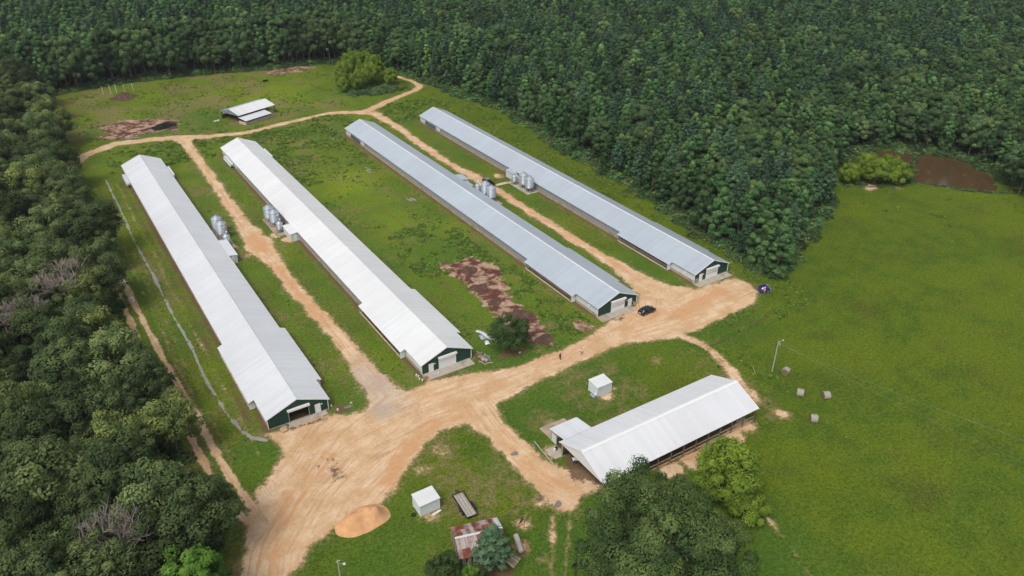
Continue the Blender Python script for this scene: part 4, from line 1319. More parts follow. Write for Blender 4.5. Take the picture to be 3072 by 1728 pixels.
# local x along the ridge, y across (−y faces the camera); use ribbed() in a rotated child frame
fr_ = bpy.data.objects.new('roof', None); C.objects.link(fr_); fr_.parent = fs; fr_.rotation_euler.z = R(-90)
for s in (-1, 1):
    ribbed(0, FL, [(0, 4.7), (s * FW, 3.1)]).build('roof_slope', M['roof_white_b'] if s > 0 else M['roof_grey'], fr_)
MB().poly([(0, 0.05, 4.6), (-FW, 0.05, 3.05), (-FW, .05, 2.8), (FW, .05, 2.8), (FW, 0.05, 3.05)], (0, -.05, 0)).build('gable_panel', M['galvanised_dark'], fr_)
MB().poly([(0, FL - .05, 4.6), (-FW, FL - .05, 3.05), (-FW, FL - .05, 2.8), (FW, FL - .05, 2.8), (FW, FL - .05, 3.05)], (0, -.05, 0)).build('gable_panel', M['galvanised_dark'], fr_)
for x in np.linspace(0.3, FL - .3, 6):
    for y in (-5.2, 5.2):
        MB().box(x - .1, y - .1, -.1, x + .1, y + .1, 3.1).build('post', M['wood_dark'], fs)
MB().box(0.4, 5.0, 0, FL - .4, 5.12, 1.6).build('back_wall', M['wood_dark'], fs)
MB().box(0.4, -5.1, 0, FL - .4, -5.0, 1.5).build('push_wall', M['wood_grey'], fs)
lean = bpy.data.objects.new('lean_to', None); C.objects.link(lean); lean.parent = fs
MB().poly([(-.1, -5.3, 2.4), (12.6, -5.3, 2.4), (12.6, -9.6, 1.75), (-.1, -9.6, 1.75)][::-1], (0, 0, .06)).build('lean_to_roof', M['roof_white'], lean)
for k in range(7):
    MB().box(0.1 + 2.0 * k, -9.3, 0, 2.02 + 2.0 * k, -9.1, 1.1).build('block_wall', M['concrete'], lean)
MB().box(0.0, -9.1, 0, 0.15, -5.3, 1.15).build('block_wall', M['concrete_pink'], lean)
for k in range(5):
    MB().box(0.1 + 3.05 * k, -9.28, 1.1, 0.22 + 3.05 * k, -9.14, 1.74).build('post', M['wood_dark'], lean)
MB().box(1.5, -4.5, 0, FL - 2, 4.5, 0.5).build('litter_heap', M['compost_brown'], fs)
for k, (x, y) in enumerate(((62.8, 309.3), (64.0, 309.8))):
    tag(MB().box(-.6, -.35, 0, .6, .35, .25).build('trash_bag', M['trash_white'], None, (x, y, gz(x, y)), R(20 + 40 * k)), ['larger', 'smaller'][k] + ' white bag on the grass beside the far litter shed', 'bag')
for k, (x, y, h) in enumerate(((31.8, 370.3, 3.7), (34.7, 370.0, 4.0), (37.1, 370.6, 3.8), (40.2, 369.4, 3.8), (43.6, 368.8, 3.8))):
    p = MB().lathe([(.13, -.2), (.12, h - .1), (.06, h)], n=8).build('marker_post', M['post_white'], None, (x, y, 0))
    p.rotation_euler.y = R(-2 - k * .4)
    tag(p, ['first', 'second', 'middle', 'fourth', 'fifth'][k] + ' of the five pale posts along the far field edge, counted from the left', 'post', 'pale posts at the far field edge')


def mound(name, label, cat, cx, cy, rx, ry, h, rot, mat, seed, n=40, peaks=1):
    vs, fs = [], []
    rings = 12
    for i in range(rings + 1):
        t = i / rings
        for k in range(n):
            a = 2 * math.pi * k / n
            rr_ = t * (1 + 0.28 * (float(vnoise(math.cos(a) * 1.6 + seed, math.sin(a) * 1.6, seed)) - .5) * 2)
            x, y = rx * rr_ * math.cos(a), ry * rr_ * math.sin(a)
            z = h * (math.cos(math.pi * min(t, 1)) * .5 + .5) * (0.6 + 0.8 * float(fbm(np.array(x / 1.6 + seed), np.array(y / 1.6), seed, 3)))
            if peaks > 1:
                e1 = math.exp(-((x + rx * .42) / (rx * .40)) ** 2 - (y / (ry * .62)) ** 2); e2 = math.exp(-((x - rx * .42) / (rx * .36)) ** 2 - ((y + .1) / (ry * .66)) ** 2); e3 = math.exp(-(x / (rx * .35)) ** 2 - ((y - ry * .3) / (ry * .4)) ** 2)
                z = h * (e1 * .85 + e2 + .35 * e3) * (1 - t ** 4) * (0.62 + 0.75 * float(fbm(np.array(x / .8 + seed), np.array(y / .8), seed, 4)))
            vs.append((x, y, z - 0.05 * (t > .95)))
    for i in range(rings):
        for k in range(n):
            fs.append((i * n + k, (i + 1) * n + k, (i + 1) * n + (k + 1) % n, i * n + (k + 1) % n))
    o = MB().add(vs, fs).build(name, mat, None, (cx, cy, 0.0), rot, True)
    return tag(o, label, cat)


mound('dirt_pile', 'low orange heap of fresh dirt at the yard edge', 'dirt pile', 29.2, 88.4, 4.6, 3.0, 2.0, R(-8), M['soil_orange'], 4, n=64, peaks=2)
mound('compost_pile', 'dark brown compost mound in front of the five pale posts', 'compost pile', 38.2, 362.0, 5.6, 6.0, 2.0, 0, M['compost_brown'], 8)
mound('tarp_pile', 'low pile covered with black plastic on the bare litter patch', 'tarp pile', 44.8, 312.6, 5.0, 3.4, 1.5, R(10), M['black_plastic'], 11)
mound('compost_pile', 'small brown heap at the foot of the black tarp pile', 'compost pile', 47.2, 309.0, 2.6, 1.3, 0.8, R(10), M['compost_brown'], 15)
for k, (x, y, rx, ry, h, rt) in enumerate([(84.6, 116.0, 2.6, 2.0, .5, .2), (85.0, 127.0, 3.4, 3.0, .6, .5), (83.5, 135.5, 2.2, 1.6, .5, .1), (83.6, 143.2, 2.4, 2.6, .55, .4), (86.0, 152.0, 2.6, 2.0, .55, .9)]):
    mound('litter_heap', ['nearest', 'second nearest', 'middle', 'second farthest', 'farthest'][k] + ' flat brown litter heap in the muddy strip between the houses', 'litter heap', x, y, rx, ry, h, rt, M['compost_brown'], 20 + k)
mound('straw_pile', 'pale straw clump by the far corner of the hay barn', 'straw pile', 107.2, 78.6, 1.2, 0.9, .5, .3, M['wood_tan'], 31)
cv = tag(MB().tube((-1.2, 0, .35), (1.2, 0, .35), .38, n=12, cap=False).build('culvert_pipe', M['black_plastic'], None, (97.2, 356.4, 0), R(25)), 'short black culvert pipe lying in the far field', 'pipe')


# ------------------------------------------------------------------ rusty barn
rb = thing('rusty_barn', 'old tin-roofed barn with red rust behind the dark pine at the bottom', 'barn', (38.55, 74.5, 0), R(-16))
RBL, RBW = 7.6, 3.25
mb_ = []
for s in (-1, 1):
    for k in range(11):           # separate tin sheets, each a part
        x0 = k * RBL / 11; x1 = x0 + RBL / 11 - 0.015
        lift = random.uniform(0, .03)
        q = MB()
        q.poly([(x0, 0, 3.5 + lift), (x1, 0, 3.5 + lift), (x1, s * (RBW + random.uniform(-.06, .1)), 2.25 + lift), (x0, s * (RBW + random.uniform(-.06, .06)), 2.25 + lift)], (0, 0, .025))
        q.beam((x1 - .05, 0, 3.52 + lift), (x1 - .05, s * RBW, 2.27 + lift), .05, .035)
        mat = M['scrap_sheet'] if (s > 0 and k == 10) or (s < 0 and k in (9,)) else M['rusty']
        q.build('tin_sheet', mat, rb)
MB().poly([(0, -.28, 3.44), (RBL, -.28, 3.44), (RBL, 0, 3.565), (0, 0, 3.565)], (0, 0, .02)).build('ridge_sheet', M['scrap_sheet'], rb)
MB().poly([(0, 0, 3.565), (RBL, 0, 3.565), (RBL, .28, 3.44), (0, .28, 3.44)], (0, 0, .02)).build('ridge_sheet', M['rusty'], rb)
for k in range(26):               # weathered boards of the walls
    x = 0.15 + k * (RBL - .45) / 25
    MB().box(x, -RBW + .25, 0, x + .24, -RBW + .29, 2.3 - random.uniform(0, .15)).build('wall_board', M['wood_grey'] if k % 3 else M['wood_dark'], rb)
for k in range(20):
    y = -RBW + .32 + k * (2 * RBW - .6) / 19
    zt = 3.45 - abs(y) / RBW * 1.2
    for xx in (0.12, RBL - .25):
        MB().box(xx, y, 0, xx + .04, y + .26, zt).build('wall_board', M['wood_grey'] if k % 4 else M['wood_dark'], rb)
MB().box(0.2, RBW - .3, 0, RBL - .3, RBW - .25, 2.2).build('back_wall', M['wood_dark'], rb)
lt2 = thing('fallen_roof_sheets', 'fallen boards and tin leaning off the rusty barn corner', 'debris', (44.6, 67.2, 0), R(20))
for k in range(4):
    MB().poly([(0 + .5 * k, 0, .1 + .1 * k), (.45 + .5 * k, .1, .12 + .1 * k), (.35 + .5 * k, 1.6, .6), (-.1 + .5 * k, 1.5, .6)], (0, 0, .03)).build('loose_board', M['wood_grey'] if k % 2 else M['wood_tan'], lt2)
ft = thing('fuel_tank', 'long weathered white tank lying beside the rusty barn', 'tank', (47.55, 70.4, 0), math.atan2(-3.1, -1.0))
MB().lathe([(.1, -1.75), (.4, -1.65), (.46, -1.5), (.46, 1.5), (.4, 1.65), (.1, 1.75)], n=16).build('tank_shell', M['stone_pale'], ft).matrix_local = Matrix.Translation((0, 0, .75)) @ Matrix.Rotation(R(90), 4, 'Y')
for x in (-1.1, 1.1):
    MB().box(x - .08, -.4, 0, x + .08, .4, .4).build('tank_stand', M['wood_dark'], ft)
tag(MB().beam((49.1, 71.0, .06), (48.5, 68.6, .06), .35, .08).build('timber', M['pallet_red'], None), 'red-brown timber on the ground beside the weathered tank', 'timber')
lp = thing('log_pile', 'charred logs on a bare patch north-east of the rusty barn', 'logs', (50.6, 74.3, 0))
for k, (a, b, c_) in enumerate(((0, .0, 20), (.3, .35, 35), (-.4, -.3, 5), (.1, -.5, 60))):
    MB().tube((a - .7 * math.cos(R(c_)), b - .7 * math.sin(R(c_)), .13), (a + .7 * math.cos(R(c_)), b + .7 * math.sin(R(c_)), .13), .12, .1, n=7).build('log', M['wood_dark'] if k < 2 else M['wood_tan'], lp)
fp = thing('brush_pile', 'round heap of brown brush beside the barn drive', 'brush pile', (56.1, 77.1, 0))
for k in range(26):
    a = random.uniform(0, 6.28); l = random.uniform(.4, 1.1)
    MB().tube((random.gauss(0, .25), random.gauss(0, .25), random.uniform(.05, .5)), (l * math.cos(a), l * math.sin(a), random.uniform(.03, .3)), .03, .012, n=4).build('stick', M['wood_post'] if k % 2 else M['wood_tan'], fp)


# ------------------------------------------------------------------ vehicles
def loft(rings):
    """rings: list of (x, [(y, z) half profile from the bottom centre out and up to the top centre])"""
    vs, fs = [], []
    m = None
    for x, hp in rings:
        full = [(y, z) for y, z in hp] + [(-y, z) for y, z in reversed(hp)]
        m = len(full)
        vs += [(x, y, z) for y, z in full]
    for i in range(len(rings) - 1):
        for k in range(m):
            fs.append((i * m + k, (i + 1) * m + k, (i + 1) * m + (k + 1) % m, i * m + (k + 1) % m))
    fs.append(tuple(range(m)))
    b = (len(rings) - 1) * m
    fs.append(tuple(range(b + m - 1, b - 1, -1)))
    return MB().add(vs, fs)


def wheel(parent, x, y, r, w=0.24):
    side = 1 if y > 0 else -1
    o = bpy.data.objects.new('wheel', None); C.objects.link(o); o.parent = parent; o.location = (x, y, r)
    MB().tube((0, -w / 2, 0), (0, w / 2, 0), r, n=18).build('tyre', M['black_rubber'], o)
    MB().tube((0, side * w / 2, 0), (0, side * (w / 2 + .02), 0), r * .62, n=14).build('rim', M['chrome'], o)


car = thing('parked_car', 'black sport-utility car parked on the dirt by the grey house front', 'car', (111.15, 112.65, 0), R(2))
W_ = .92
body = []
for x, zl, zs, w in [(-2.28, .50, .88, .74), (-2.15, .32, 1.02, .86), (-1.5, .26, 1.05, W_), (0, .26, 1.02, W_), (1.1, .26, .98, W_), (1.75, .28, .90, .88), (2.1, .34, .76, .80), (2.25, .42, .62, .64)]:
    body.append((x, [(0, zl), (w * .9, zl), (w, zl + .12), (w, zs - .18), (w * .93, zs), (0, zs + .03)]))
cb = loft(body).build('body', M['car_paint'], car)
gh = []
for x, zt, w in [(-2.08, 1.08, .68), (-1.6, 1.48, .66), (-1.2, 1.58, .66), (-.2, 1.62, .68), (.55, 1.55, .66), (1.35, 1.06, .70)]:
    gh.append((x, [(0, 1.0), (.84, 1.0), (w, zt - .06), (w * .85, zt), (0, zt + .02)]))
loft(gh).build('cabin', M['car_paint'], car)
for s in (-1, 1):
    for xa, xb, za in ((-1.55, -.85, 1.42), (-.78, .02, 1.50), (.09, .78, 1.44)):
        q = [(xa, s * .845, 1.09), (xb, s * .845, 1.09), (xb - .06, s * .735, za), (xa + .12, s * .735, za)]
        MB().poly(q, (0, s * .02, 0)).build('side_window', M['glass_dark'], car)
    MB().box(1.9, s * .62 - .14, .66, 2.19, s * .62 + .14, .76).build('headlight', M['chrome'], car)
    MB().box(-2.26, s * .66 - .12, .86, -2.14, s * .66 + .12, 1.0).build('tail_light', M['red_lamp'], car)
    MB().box(.75, s * .95 - .1, 1.03, .93, s * .95 + .1, 1.15).build('mirror', M['car_paint'], car)
MB().poly([(1.36, -.66, 1.075), (1.36, .66, 1.075), (.60, .58, 1.565), (.60, -.58, 1.565)], (-.02, 0, -.02)).build('windscreen', M['glass_dark'], car)
MB().poly([(-2.11, .6, 1.10), (-2.11, -.6, 1.10), (-1.65, -.56, 1.50), (-1.65, .56, 1.50)], (.02, 0, -.02)).build('rear_window', M['glass_dark'], car)
MB().poly([(-1.0, -.45, 1.63), (.1, -.45, 1.65), (.1, .45, 1.65), (-1.0, .45, 1.63)], (0, 0, .03)).build('sunroof', M['glass_dark'], car)
MB().box(-2.31, -.26, .66, -2.285, .26, .80).build('number_plate', M['label_white'], car)
for x in (-1.42, 1.42):
    for y in (-.82, .82):
        wheel(car, x, y, .36)

tk = thing('pickup_truck', 'dark maroon pickup truck with an open bed on the lane by the bins', 'pickup', (120.35, 199.6, 0), R(88))
lower = []
for x, zl, zs, w in [(-2.8, .55, 1.02, .9), (-2.7, .45, 1.05, .96), (-.6, .45, 1.05, .97), (.9, .45, 1.05, .97), (1.3, .45, 1.08, .97), (2.5, .48, 1.02, .94), (2.8, .55, .92, .82)]:
    lower.append((x, [(0, zl), (w * .92, zl), (w, zl + .12), (w, zs - .14), (w * .95, zs), (0, zs + .02)]))
# bed is a real open box, so the solid lower body stops at the cab
loft([r_ for r_ in lower if r_[0] >= -.6]).build('body', M['truck_paint'], tk)
bed = MB()
bed.box(-2.78, -.96, .48, -.61, .96, .62)
bed.box(-2.78, .86, .621, -.61, .96, 1.08); bed.box(-2.78, -.96, .621, -.61, -.86, 1.08); bed.box(-2.78, -.859, .621, -2.68, .859, 1.06); bed.box(-.72, -.859, .621, -.612, .859, 1.08)
bed.build('truck_bed', M['truck_paint'], tk)
MB().box(-2.67, -.85, .622, -.73, .85, .64).build('bed_liner', M['dark_metal'], tk)
cab = []
for x, zt, w in [(-.62, 1.10, .86), (-.45, 1.72, .72), (.0, 1.80, .72), (.9, 1.80, .72), (1.25, 1.74, .72), (1.75, 1.10, .84)]:
    cab.append((x, [(0, 1.05), (.90, 1.05), (w, zt - .06), (w * .88, zt), (0, zt + .02)]))
loft(cab).build('cab', M['truck_roof'], tk)
MB().poly([(1.76, -.78, 1.13), (1.76, .78, 1.13), (1.30, .64, 1.72), (1.30, -.64, 1.72)], (-.02, 0, -.02)).build('windscreen', M['glass_dark'], tk)
MB().poly([(-.64, .7, 1.16), (-.64, -.7, 1.16), (-.50, -.62, 1.66), (-.50, .62, 1.66)], (.02, 0, -.01)).build('rear_window', M['glass_dark'], tk)
for s in (-1, 1):
    for xa, xb in ((-.3, .42), (.5, 1.25)):
        MB().poly([(xa, s * .905, 1.12), (xb + .1, s * .905, 1.12), (xb - .05, s * .80, 1.66), (xa + .05, s * .80, 1.66)], (0, s * .02, 0)).build('side_window', M['glass_dark'], tk)
    MB().box(-2.82, s * .82 - .08, .72, -2.785, s * .82 + .08, 1.0).build('tail_light', M['red_lamp'], tk)
    MB().box(2.6, s * .62 - .16, .72, 2.80, s * .62 + .16, .88).build('headlight', M['chrome'], tk)
MB().box(-2.92, -.9, .46, -2.80, .9, .60).build('bumper', M['dark_metal'], tk)
for x in (-1.75, 1.75):
    for y in (-.84, .84):
        wheel(tk, x, y, .40, .28)

tr_ = thing('flatbed_trailer', 'flatbed trailer with grey plank deck and black frame', 'trailer', (44.6, 82.0, 0), R(-4.5))
for k in range(9):
    x0 = -.82 + k * .183
    MB().box(x0, -2.7 + random.uniform(-.03, .03), .62, x0 + .176, 2.65, .67 + random.uniform(0, .012)).build('plank', M['wood_grey'] if k % 3 else M['stone_pale'], tr_)
fr2 = MB()
for s in (-1, 1):
    fr2.box(s * .93 - .05, -2.72, .48, s * .93 + .05, 2.7, .70)
fr2.box(-.88, -2.74, .48, .88, -2.705, .61); fr2.box(-.88, 2.66, .48, .88, 2.74, .61)
fr2.build('frame', M['dark_metal'], tr_)
MB().box(-1.15, 2.66, .9, 1.15, 2.74, 1.0).build('front_rail', M['dark_metal'], tr_)
for s in (-1, 1):
    MB().box(s * 1.1 - .05, 2.66, .5, s * 1.1 + .05, 2.74, .9).build('rail_post', M['dark_metal'], tr_)
tg = MB(); tg.beam((-.6, 2.7, .55), (0, 3.9, .5), .08, .1); tg.beam((.6, 2.7, .55), (0, 3.9, .5), .08, .1); tg.build('tongue', M['dark_metal'], tr_)
for s in (-1, 1):
    MB().box(s * 1.14 - .14, -1.7, .78, s * 1.14 + .14, .1, .83).build('fender', M['dark_metal'], tr_)
    for y in (-1.25, -.4):
        o = bpy.data.objects.new('wheel', None); C.objects.link(o); o.parent = tr_; o.location = (s * 1.14, y, .36); o.rotation_euler.z = R(90)
        MB().tube((0, -.1, 0), (0, .1, 0), .36, n=16).build('tyre', M['black_rubber'], o)
        MB().tube((0, -.12, 0), (0, .12, 0), .2, n=12).build('rim', M['chrome'], o)

dp = thing('dumpster', 'purple open-topped dumpster with rubbish at the edge of the dirt yard', 'dumpster', (142.1, 104.7, gz(142, 104.7)), R(-8))
hw, hd, hh = 1.05, 1.0, 1.55
sh_ = MB()
sh_.add([(-hw, -hd * .7, 0.1), (hw, -hd * .7, .1), (hw, hd, .1), (-hw, hd, .1), (-hw - .08, -hd, hh * .62), (hw + .08, -hd, hh * .62), (hw + .08, hd, hh), (-hw - .08, hd, hh),
         (-hw, -hd + .08, hh * .62 + .01), (hw, -hd + .08, hh * .62 + .01), (hw, hd - .08, hh - .0), (-hw, hd - .08, hh), (-hw + .1, -hd * .6, .5), (hw - .1, -hd * .6, .5), (hw - .1, hd - .1, .5), (-hw + .1, hd - .1, .5)],
        [(3, 2, 1, 0), (0, 1, 5, 4), (1, 2, 6, 5), (2, 3, 7, 6), (3, 0, 4, 7), (4, 5, 9, 8), (5, 6, 10, 9), (6, 7, 11, 10), (7, 4, 8, 11), (8, 9, 13, 12), (9, 10, 14, 13), (10, 11, 15, 14), (11, 8, 12, 15), (12, 13, 14, 15)])
sh_.build('bin_body', M['purple_paint'], dp)
for x in (-.6, .1, .75):
    MB().box(x - .06, -hd * .98, .2, x + .06, -hd * .86, .8).build('rib', M['purple_paint'], dp)
MB().box(.1, -hd * 1.0, .45, .55, -hd * .98, .75).build('faded_panel', M['lilac_paint'], dp)
MB().box(-.9, -hd * .99, .3, -.55, -hd * .97, .8).build('faded_panel', M['lilac_paint'], dp)
MB().poly([(hw + .10, -hd, .2), (hw + .10, hd, .6), (hw + .10, hd, hh + .1), (hw + .10, -hd, hh * .66)], (-.05, 0, 0)).build('lid', M['stone_pale'], dp)
for k, (x, y, z, m_) in enumerate(((-.5, .1, 1.0, 'trash_white'), (.3, .2, .95, 'pallet_new'), (.4, -.3, .75, 'dark_metal'), (-.2, -.4, .7, 'wood_tan'))):
    MB().beam((x - .4, y - .15, z), (x + .4, y + .2, z + .12), .35, .14).build('rubbish', M[m_], dp)

# machines parked in the shade of the barn end
atv = thing('quad_bike', 'white and black quad bike under the near end of the hay barn', 'quad bike', (66.9, 80.9, 0), R(160))
loft([(-.85, [(0, .55), (.3, .55), (.34, .7), (.2, .78), (0, .8)]), (-.2, [(0, .45), (.3, .45), (.3, .75), (.2, .85), (0, .88)]), (.35, [(0, .45), (.25, .45), (.25, .8), (.15, .95), (0, .98)]), (.9, [(0, .55), (.4, .55), (.42, .72), (.2, .8), (0, .82)])]).build('body', M['trash_white'], atv)
MB().box(-.55, -.2, .885, .1, .2, .98).build('seat', M['black_rubber'], atv)
hb_ = MB(); hb_.beam((.35, -.42, 1.12), (.35, .42, 1.12), .05, .05); hb_.beam((.45, 0, .9), (.35, 0, 1.12), .06, .06); hb_.build('handlebar', M['dark_metal'], atv)
for x in (-.65, .65):
    for y in (-.5, .5):
        wheel(atv, x, y, .3, .26)
tra = thing('farm_tractor', 'red farm machine standing in the shade inside the hay barn', 'tractor', (69.3, 78.6, 0), R(185))
loft([(.2, [(0, .7), (.35, .7), (.36, 1.3), (.25, 1.45), (0, 1.48)]), (1.5, [(0, .75), (.32, .75), (.32, 1.2), (.22, 1.35), (0, 1.38)]), (1.75, [(0, .8), (.28, .8), (.28, 1.1), (.18, 1.2), (0, 1.22)])]).build('bonnet', M['red_paint'], tra)
MB().box(-.9, -.35, .6, .18, .35, .95).build('chassis', M['dark_metal'], tra)
MB().box(-.7, -.25, .96, -.2, .25, 1.1).build('seat', M['black_rubber'], tra)
MB().tube((.1, 0, 1.2), (-.15, 0, 1.55), .03, n=6).build('steering_column', M['dark_metal'], tra)
for y in (-.75, .75):
    wheel(tra, -.6, y, .72, .36)
    wheel(tra, 1.3, y * .8, .42, .24)
    MB().box(-1.1, y - .2, 1.47, -.1, y + .2, 1.52).build('fender', M['red_paint'], tra)
pc = thing('parts_washer', 'small white and black object on the slab by the hay barn', 'bucket', (65.1, 85.3, .1))
MB().lathe([(.2, 0), (.24, .42)], n=12).build('drum', M['trash_white'], pc)
MB().lathe([(.22, 0), (.25, .5)], c=(.4, .05, 0), n=12).build('drum', M['black_plastic'], pc)


# ------------------------------------------------------------------ hay bales
def bale(x, y, rz, label):
    t = thing('hay_bale', label, 'hay bale', (x, y, gz(x, y) - .04), R(rz), 'round hay bales in the pasture')
    r, w = .82, 1.3
    vs, fs = [], []
    n = 28
    rows = 8
    for j in range(rows + 1):
        xx = -w / 2 + w * j / rows
        for k in range(n):
            a = 2 * math.pi * k / n
            rr_ = r * (1 + .02 * random.uniform(-1, 1)) * (0.97 if j in (0, rows) else 1.0)
            z = max(rr_ * math.sin(a), -r * .88)
            vs.append((xx, rr_ * math.cos(a), r * .88 + z))
    for j in range(rows):
        for k in range(n):
            fs.append((j * n + k, j * n + (k + 1) % n, (j + 1) * n + (k + 1) % n, (j + 1) * n + k))
    MB().add(vs, fs).build('net_wrap', M['hay'], t, smooth_shade=True)
    for s in (-1, 1):
        mb = MB()
        vs2 = [(s * (w / 2 + .03), 0, r * .88)]
        for ring in (0.35, 0.68, 0.975):
            for k in range(n):
                a = 2 * math.pi * k / n
                vs2.append((s * (w / 2 + (.03 if ring == .35 else (.0 if ring == .975 else .025)) + random.uniform(-.012, .012)), r * ring * math.cos(a), r * .88 + max(r * ring * math.sin(a), -r * .88)))
        f2 = [(0, 1 + k, 1 + (k + 1) % n) for k in range(n)]
        for q in range(2):
            for k in range(n):
                f2.append((1 + q * n + k, 1 + (q + 1) * n + k, 1 + (q + 1) * n + (k + 1) % n, 1 + q * n + (k + 1) % n))
        mb.add(vs2, f2)
        mb.build('bale_end', M['hay_end'], t)


bale(119.4, 78.9, 22, 'round hay bale nearest the light pole, dark end showing')
bale(116.1, 72.5, -55, 'round hay bale tilted left, between the light pole and the barn')
bale(119.8, 69.2, -28, 'round hay bale farthest right in the pasture')
bale(111.8, 65.8, -40, 'round hay bale lowest in the pasture, nearest the camera')

# ------------------------------------------------------------------ poles and wires
pl = thing('light_pole', 'tall wooden light pole with a lamp arm beside the pasture', 'light pole', (117.8, 81.0, 0))
MB().lathe([(.15, -.2), (.10, 7.7)], n=10).build('pole_shaft', M['wood_pole'], pl)
MB().tube((0, 0, 7.2), (1.1, -.2, 7.55), .04, n=6).build('lamp_arm', M['galvanised'], pl)
MB().lathe([(.16, 0), (.2, .12), (.08, .28)], c=(1.15, -.2, 7.42), n=10).build('lamp_head', M['galvanised'], pl)
MB().lathe([(.2, 6.3), (.22, 6.4), (.22, 6.9), (.1, 7.0)], c=(.32, -.1, 0), n=10).build('transformer', M['galvanised_dark'], pl)
for k, (q, sg) in enumerate((((127.5, 20.0, 7.4), 1.0), ((137.0, 20.0, 7.4), 1.0))):
    p0 = Vector((117.8, 81.0, 7.4 - .5 * k)); p1 = Vector(q)
    mb = MB()
    pts = [p0.lerp(p1, t / 16) - Vector((0, 0, sg * 4 * (t / 16) * (1 - t / 16))) for t in range(17)]
    for a, b in zip(pts[:-1], pts[1:]):
        mb.tube(a, b, .005, n=4, cap=False)
    w = mb.build('power_line', M['galvanised'], None)
    tag(w, ['left', 'right'][k] + ' overhead wire running from the light pole across the pasture', 'wire', 'overhead wires from the light pole')
pl2 = thing('light_pole', 'grey light pole with a lamp arm at the bottom edge of the picture', 'light pole', (20.75, 75.7, 0))
MB().lathe([(.16, -.2), (.11, 8.3)], n=10).build('pole_shaft', M['wood_pole'], pl2)
MB().tube((0, 0, 7.7), (.75, -.15, 7.35), .05, n=6).build('lamp_arm', M['galvanised'], pl2)
MB().lathe([(.16, 0), (.22, .12), (.08, .3)], c=(.8, -.15, 7.15), n=10).build('lamp_head', M['trash_white'], pl2)
MB().tube((-.25, .1, 8.0), (.25, -.1, 8.25), .04, n=6).build('insulator_arm', M['trash_white'], pl2)
pd = thing('dark_post', 'thin dark post with a black square panel near the bottom edge', 'post', (51.75, 61.2, 0))
MB().lathe([(.10, -.2), (.08, 5.0)], n=8).build('post_shaft', M['wood_dark'], pd)
MB().box(-.65, .1, 1.75, .25, .18, 2.6).build('panel', M['black_plastic'], pd)
sg_ = thing('sign_post', 'small white sign on a stake at the grass corner by the left-most house', 'sign', (39.0, 116.6, 0))
MB().box(-.03, -.03, 0, .03, .03, .9).build('stake', M['wood_post'], sg_)
MB().box(-.2, -.06, .85, .2, -.035, 1.2).build('sign_board', M['label_white'], sg_)


# ------------------------------------------------------------------ pallets, buckets, scrap
def pallet(x, y, z, rz, mat, label, tilt=0.0):
    t = thing('pallet', label, 'pallet', (x, y, z), R(rz), 'wooden pallets by the house fronts')
    t.rotation_euler.x = tilt
    for k in range(7):
        MB().box(-.55 + k * .165, -.5, .1, -.55 + k * .165 + .11, .5, .13).build('slat', mat, t)
    for k in range(3):
        MB().box(-.56, -.5 + k * .45, .03, .56, -.4 + k * .45, .098).build('runner', mat, t)
    for k in range(3):
        MB().box(-.55 + k * .48, -.5, .0, -.40 + k * .48, .5, .027).build('bottom_slat', mat, t)
    return t


pallet(25.6, 116.55, .32, 8, M['pallet_new'], 'fresh yellow pallet on top of the heap left of the open roll-up door', R(14))
pallet(25.8, 117.2, .02, 2, M['wood_grey'], 'grey pallet under the fresh one left of the open roll-up door')
pallet(25.95, 117.3, .17, -14, M['wood_grey'], 'middle grey pallet in the heap left of the open roll-up door')
pallet(33.2, 115.9, .02, -18, M['wood_tan'], 'lone pallet on the dirt right of the open roll-up door')
pallet(55.3, 116.9, .02, 15, M['pallet_red'], 'red-brown pallet at the left corner of the second white house')
pallet(55.4, 117.0, .18, -6, M['pallet_red'], 'upper red-brown pallet at the left corner of the second white house')
pallet(110.35, 116.3, .75, 80, M['pallet_new'], 'pallet leaning on end beside the walk door behind the car', R(68))
pallet(131.0, 116.75, .75, 5, M['wood_grey'], 'grey pallet leaning beside the walk door of the right-most house', R(75))


def bucket(x, y, label):
    t = thing('bucket', label, 'bucket', (x, y, 0.0), 0, 'white plastic buckets')
    MB().lathe([(.14, 0), (.17, .38)], n=12).build('pail', M['trash_white'], t)
    MB().lathe([(.18, .38), (.18, .41)], n=12).build('lid', M['trash_white'], t)


for x, y, l in ((54.2, 118.9, 'white bucket farthest back at the left corner of the second house'), (54.35, 118.3, 'white bucket second from the back at the second house corner'), (54.15, 117.4, 'white bucket second from the front at the second house corner'), (54.45, 116.7, 'white bucket nearest the yard at the second house corner'),
                (35.7, 118.7, 'white bucket beside the right wall of the left-most house'), (36.3, 116.9, 'white bucket on the dirt right of the left-most house front'), (58.4, 117.3, 'pinkish-white bucket beside the walk door of the second house')):
    bucket(x, y, l)
sp_ = thing('scrap_heap', 'heap of rocks, old boards and rags at the second house corner', 'scrap heap', (69.2, 117.4, 0))
for k in range(24):
    a = random.uniform(0, 6.28); rr_ = abs(random.gauss(0, 1.0)); l = random.uniform(.3, 1.0); ax = random.uniform(0, 3.14)
    x, y = rr_ * math.cos(a) * .9, rr_ * math.sin(a) * 1.5
    m_ = M[random.choice(['wood_grey', 'stone_pale', 'wood_post', 'wood_tan', 'curtain_grey', 'concrete', 'trash_white'])]
    if k % 3 == 0:
        MB().lathe([(l * .35, 0), (l * .42, l * .2), (l * .2, l * .42)], n=7).build('rock', M['stone_pale'] if k % 2 else M['concrete'], sp_, (x, y, 0))
    else:
        MB().beam((x - l * math.cos(ax), y - l * math.sin(ax), .08 + .1 * random.random()), (x + l * math.cos(ax), y + l * math.sin(ax), .1 + .3 * random.random()), .18, .07).build('board', m_, sp_)
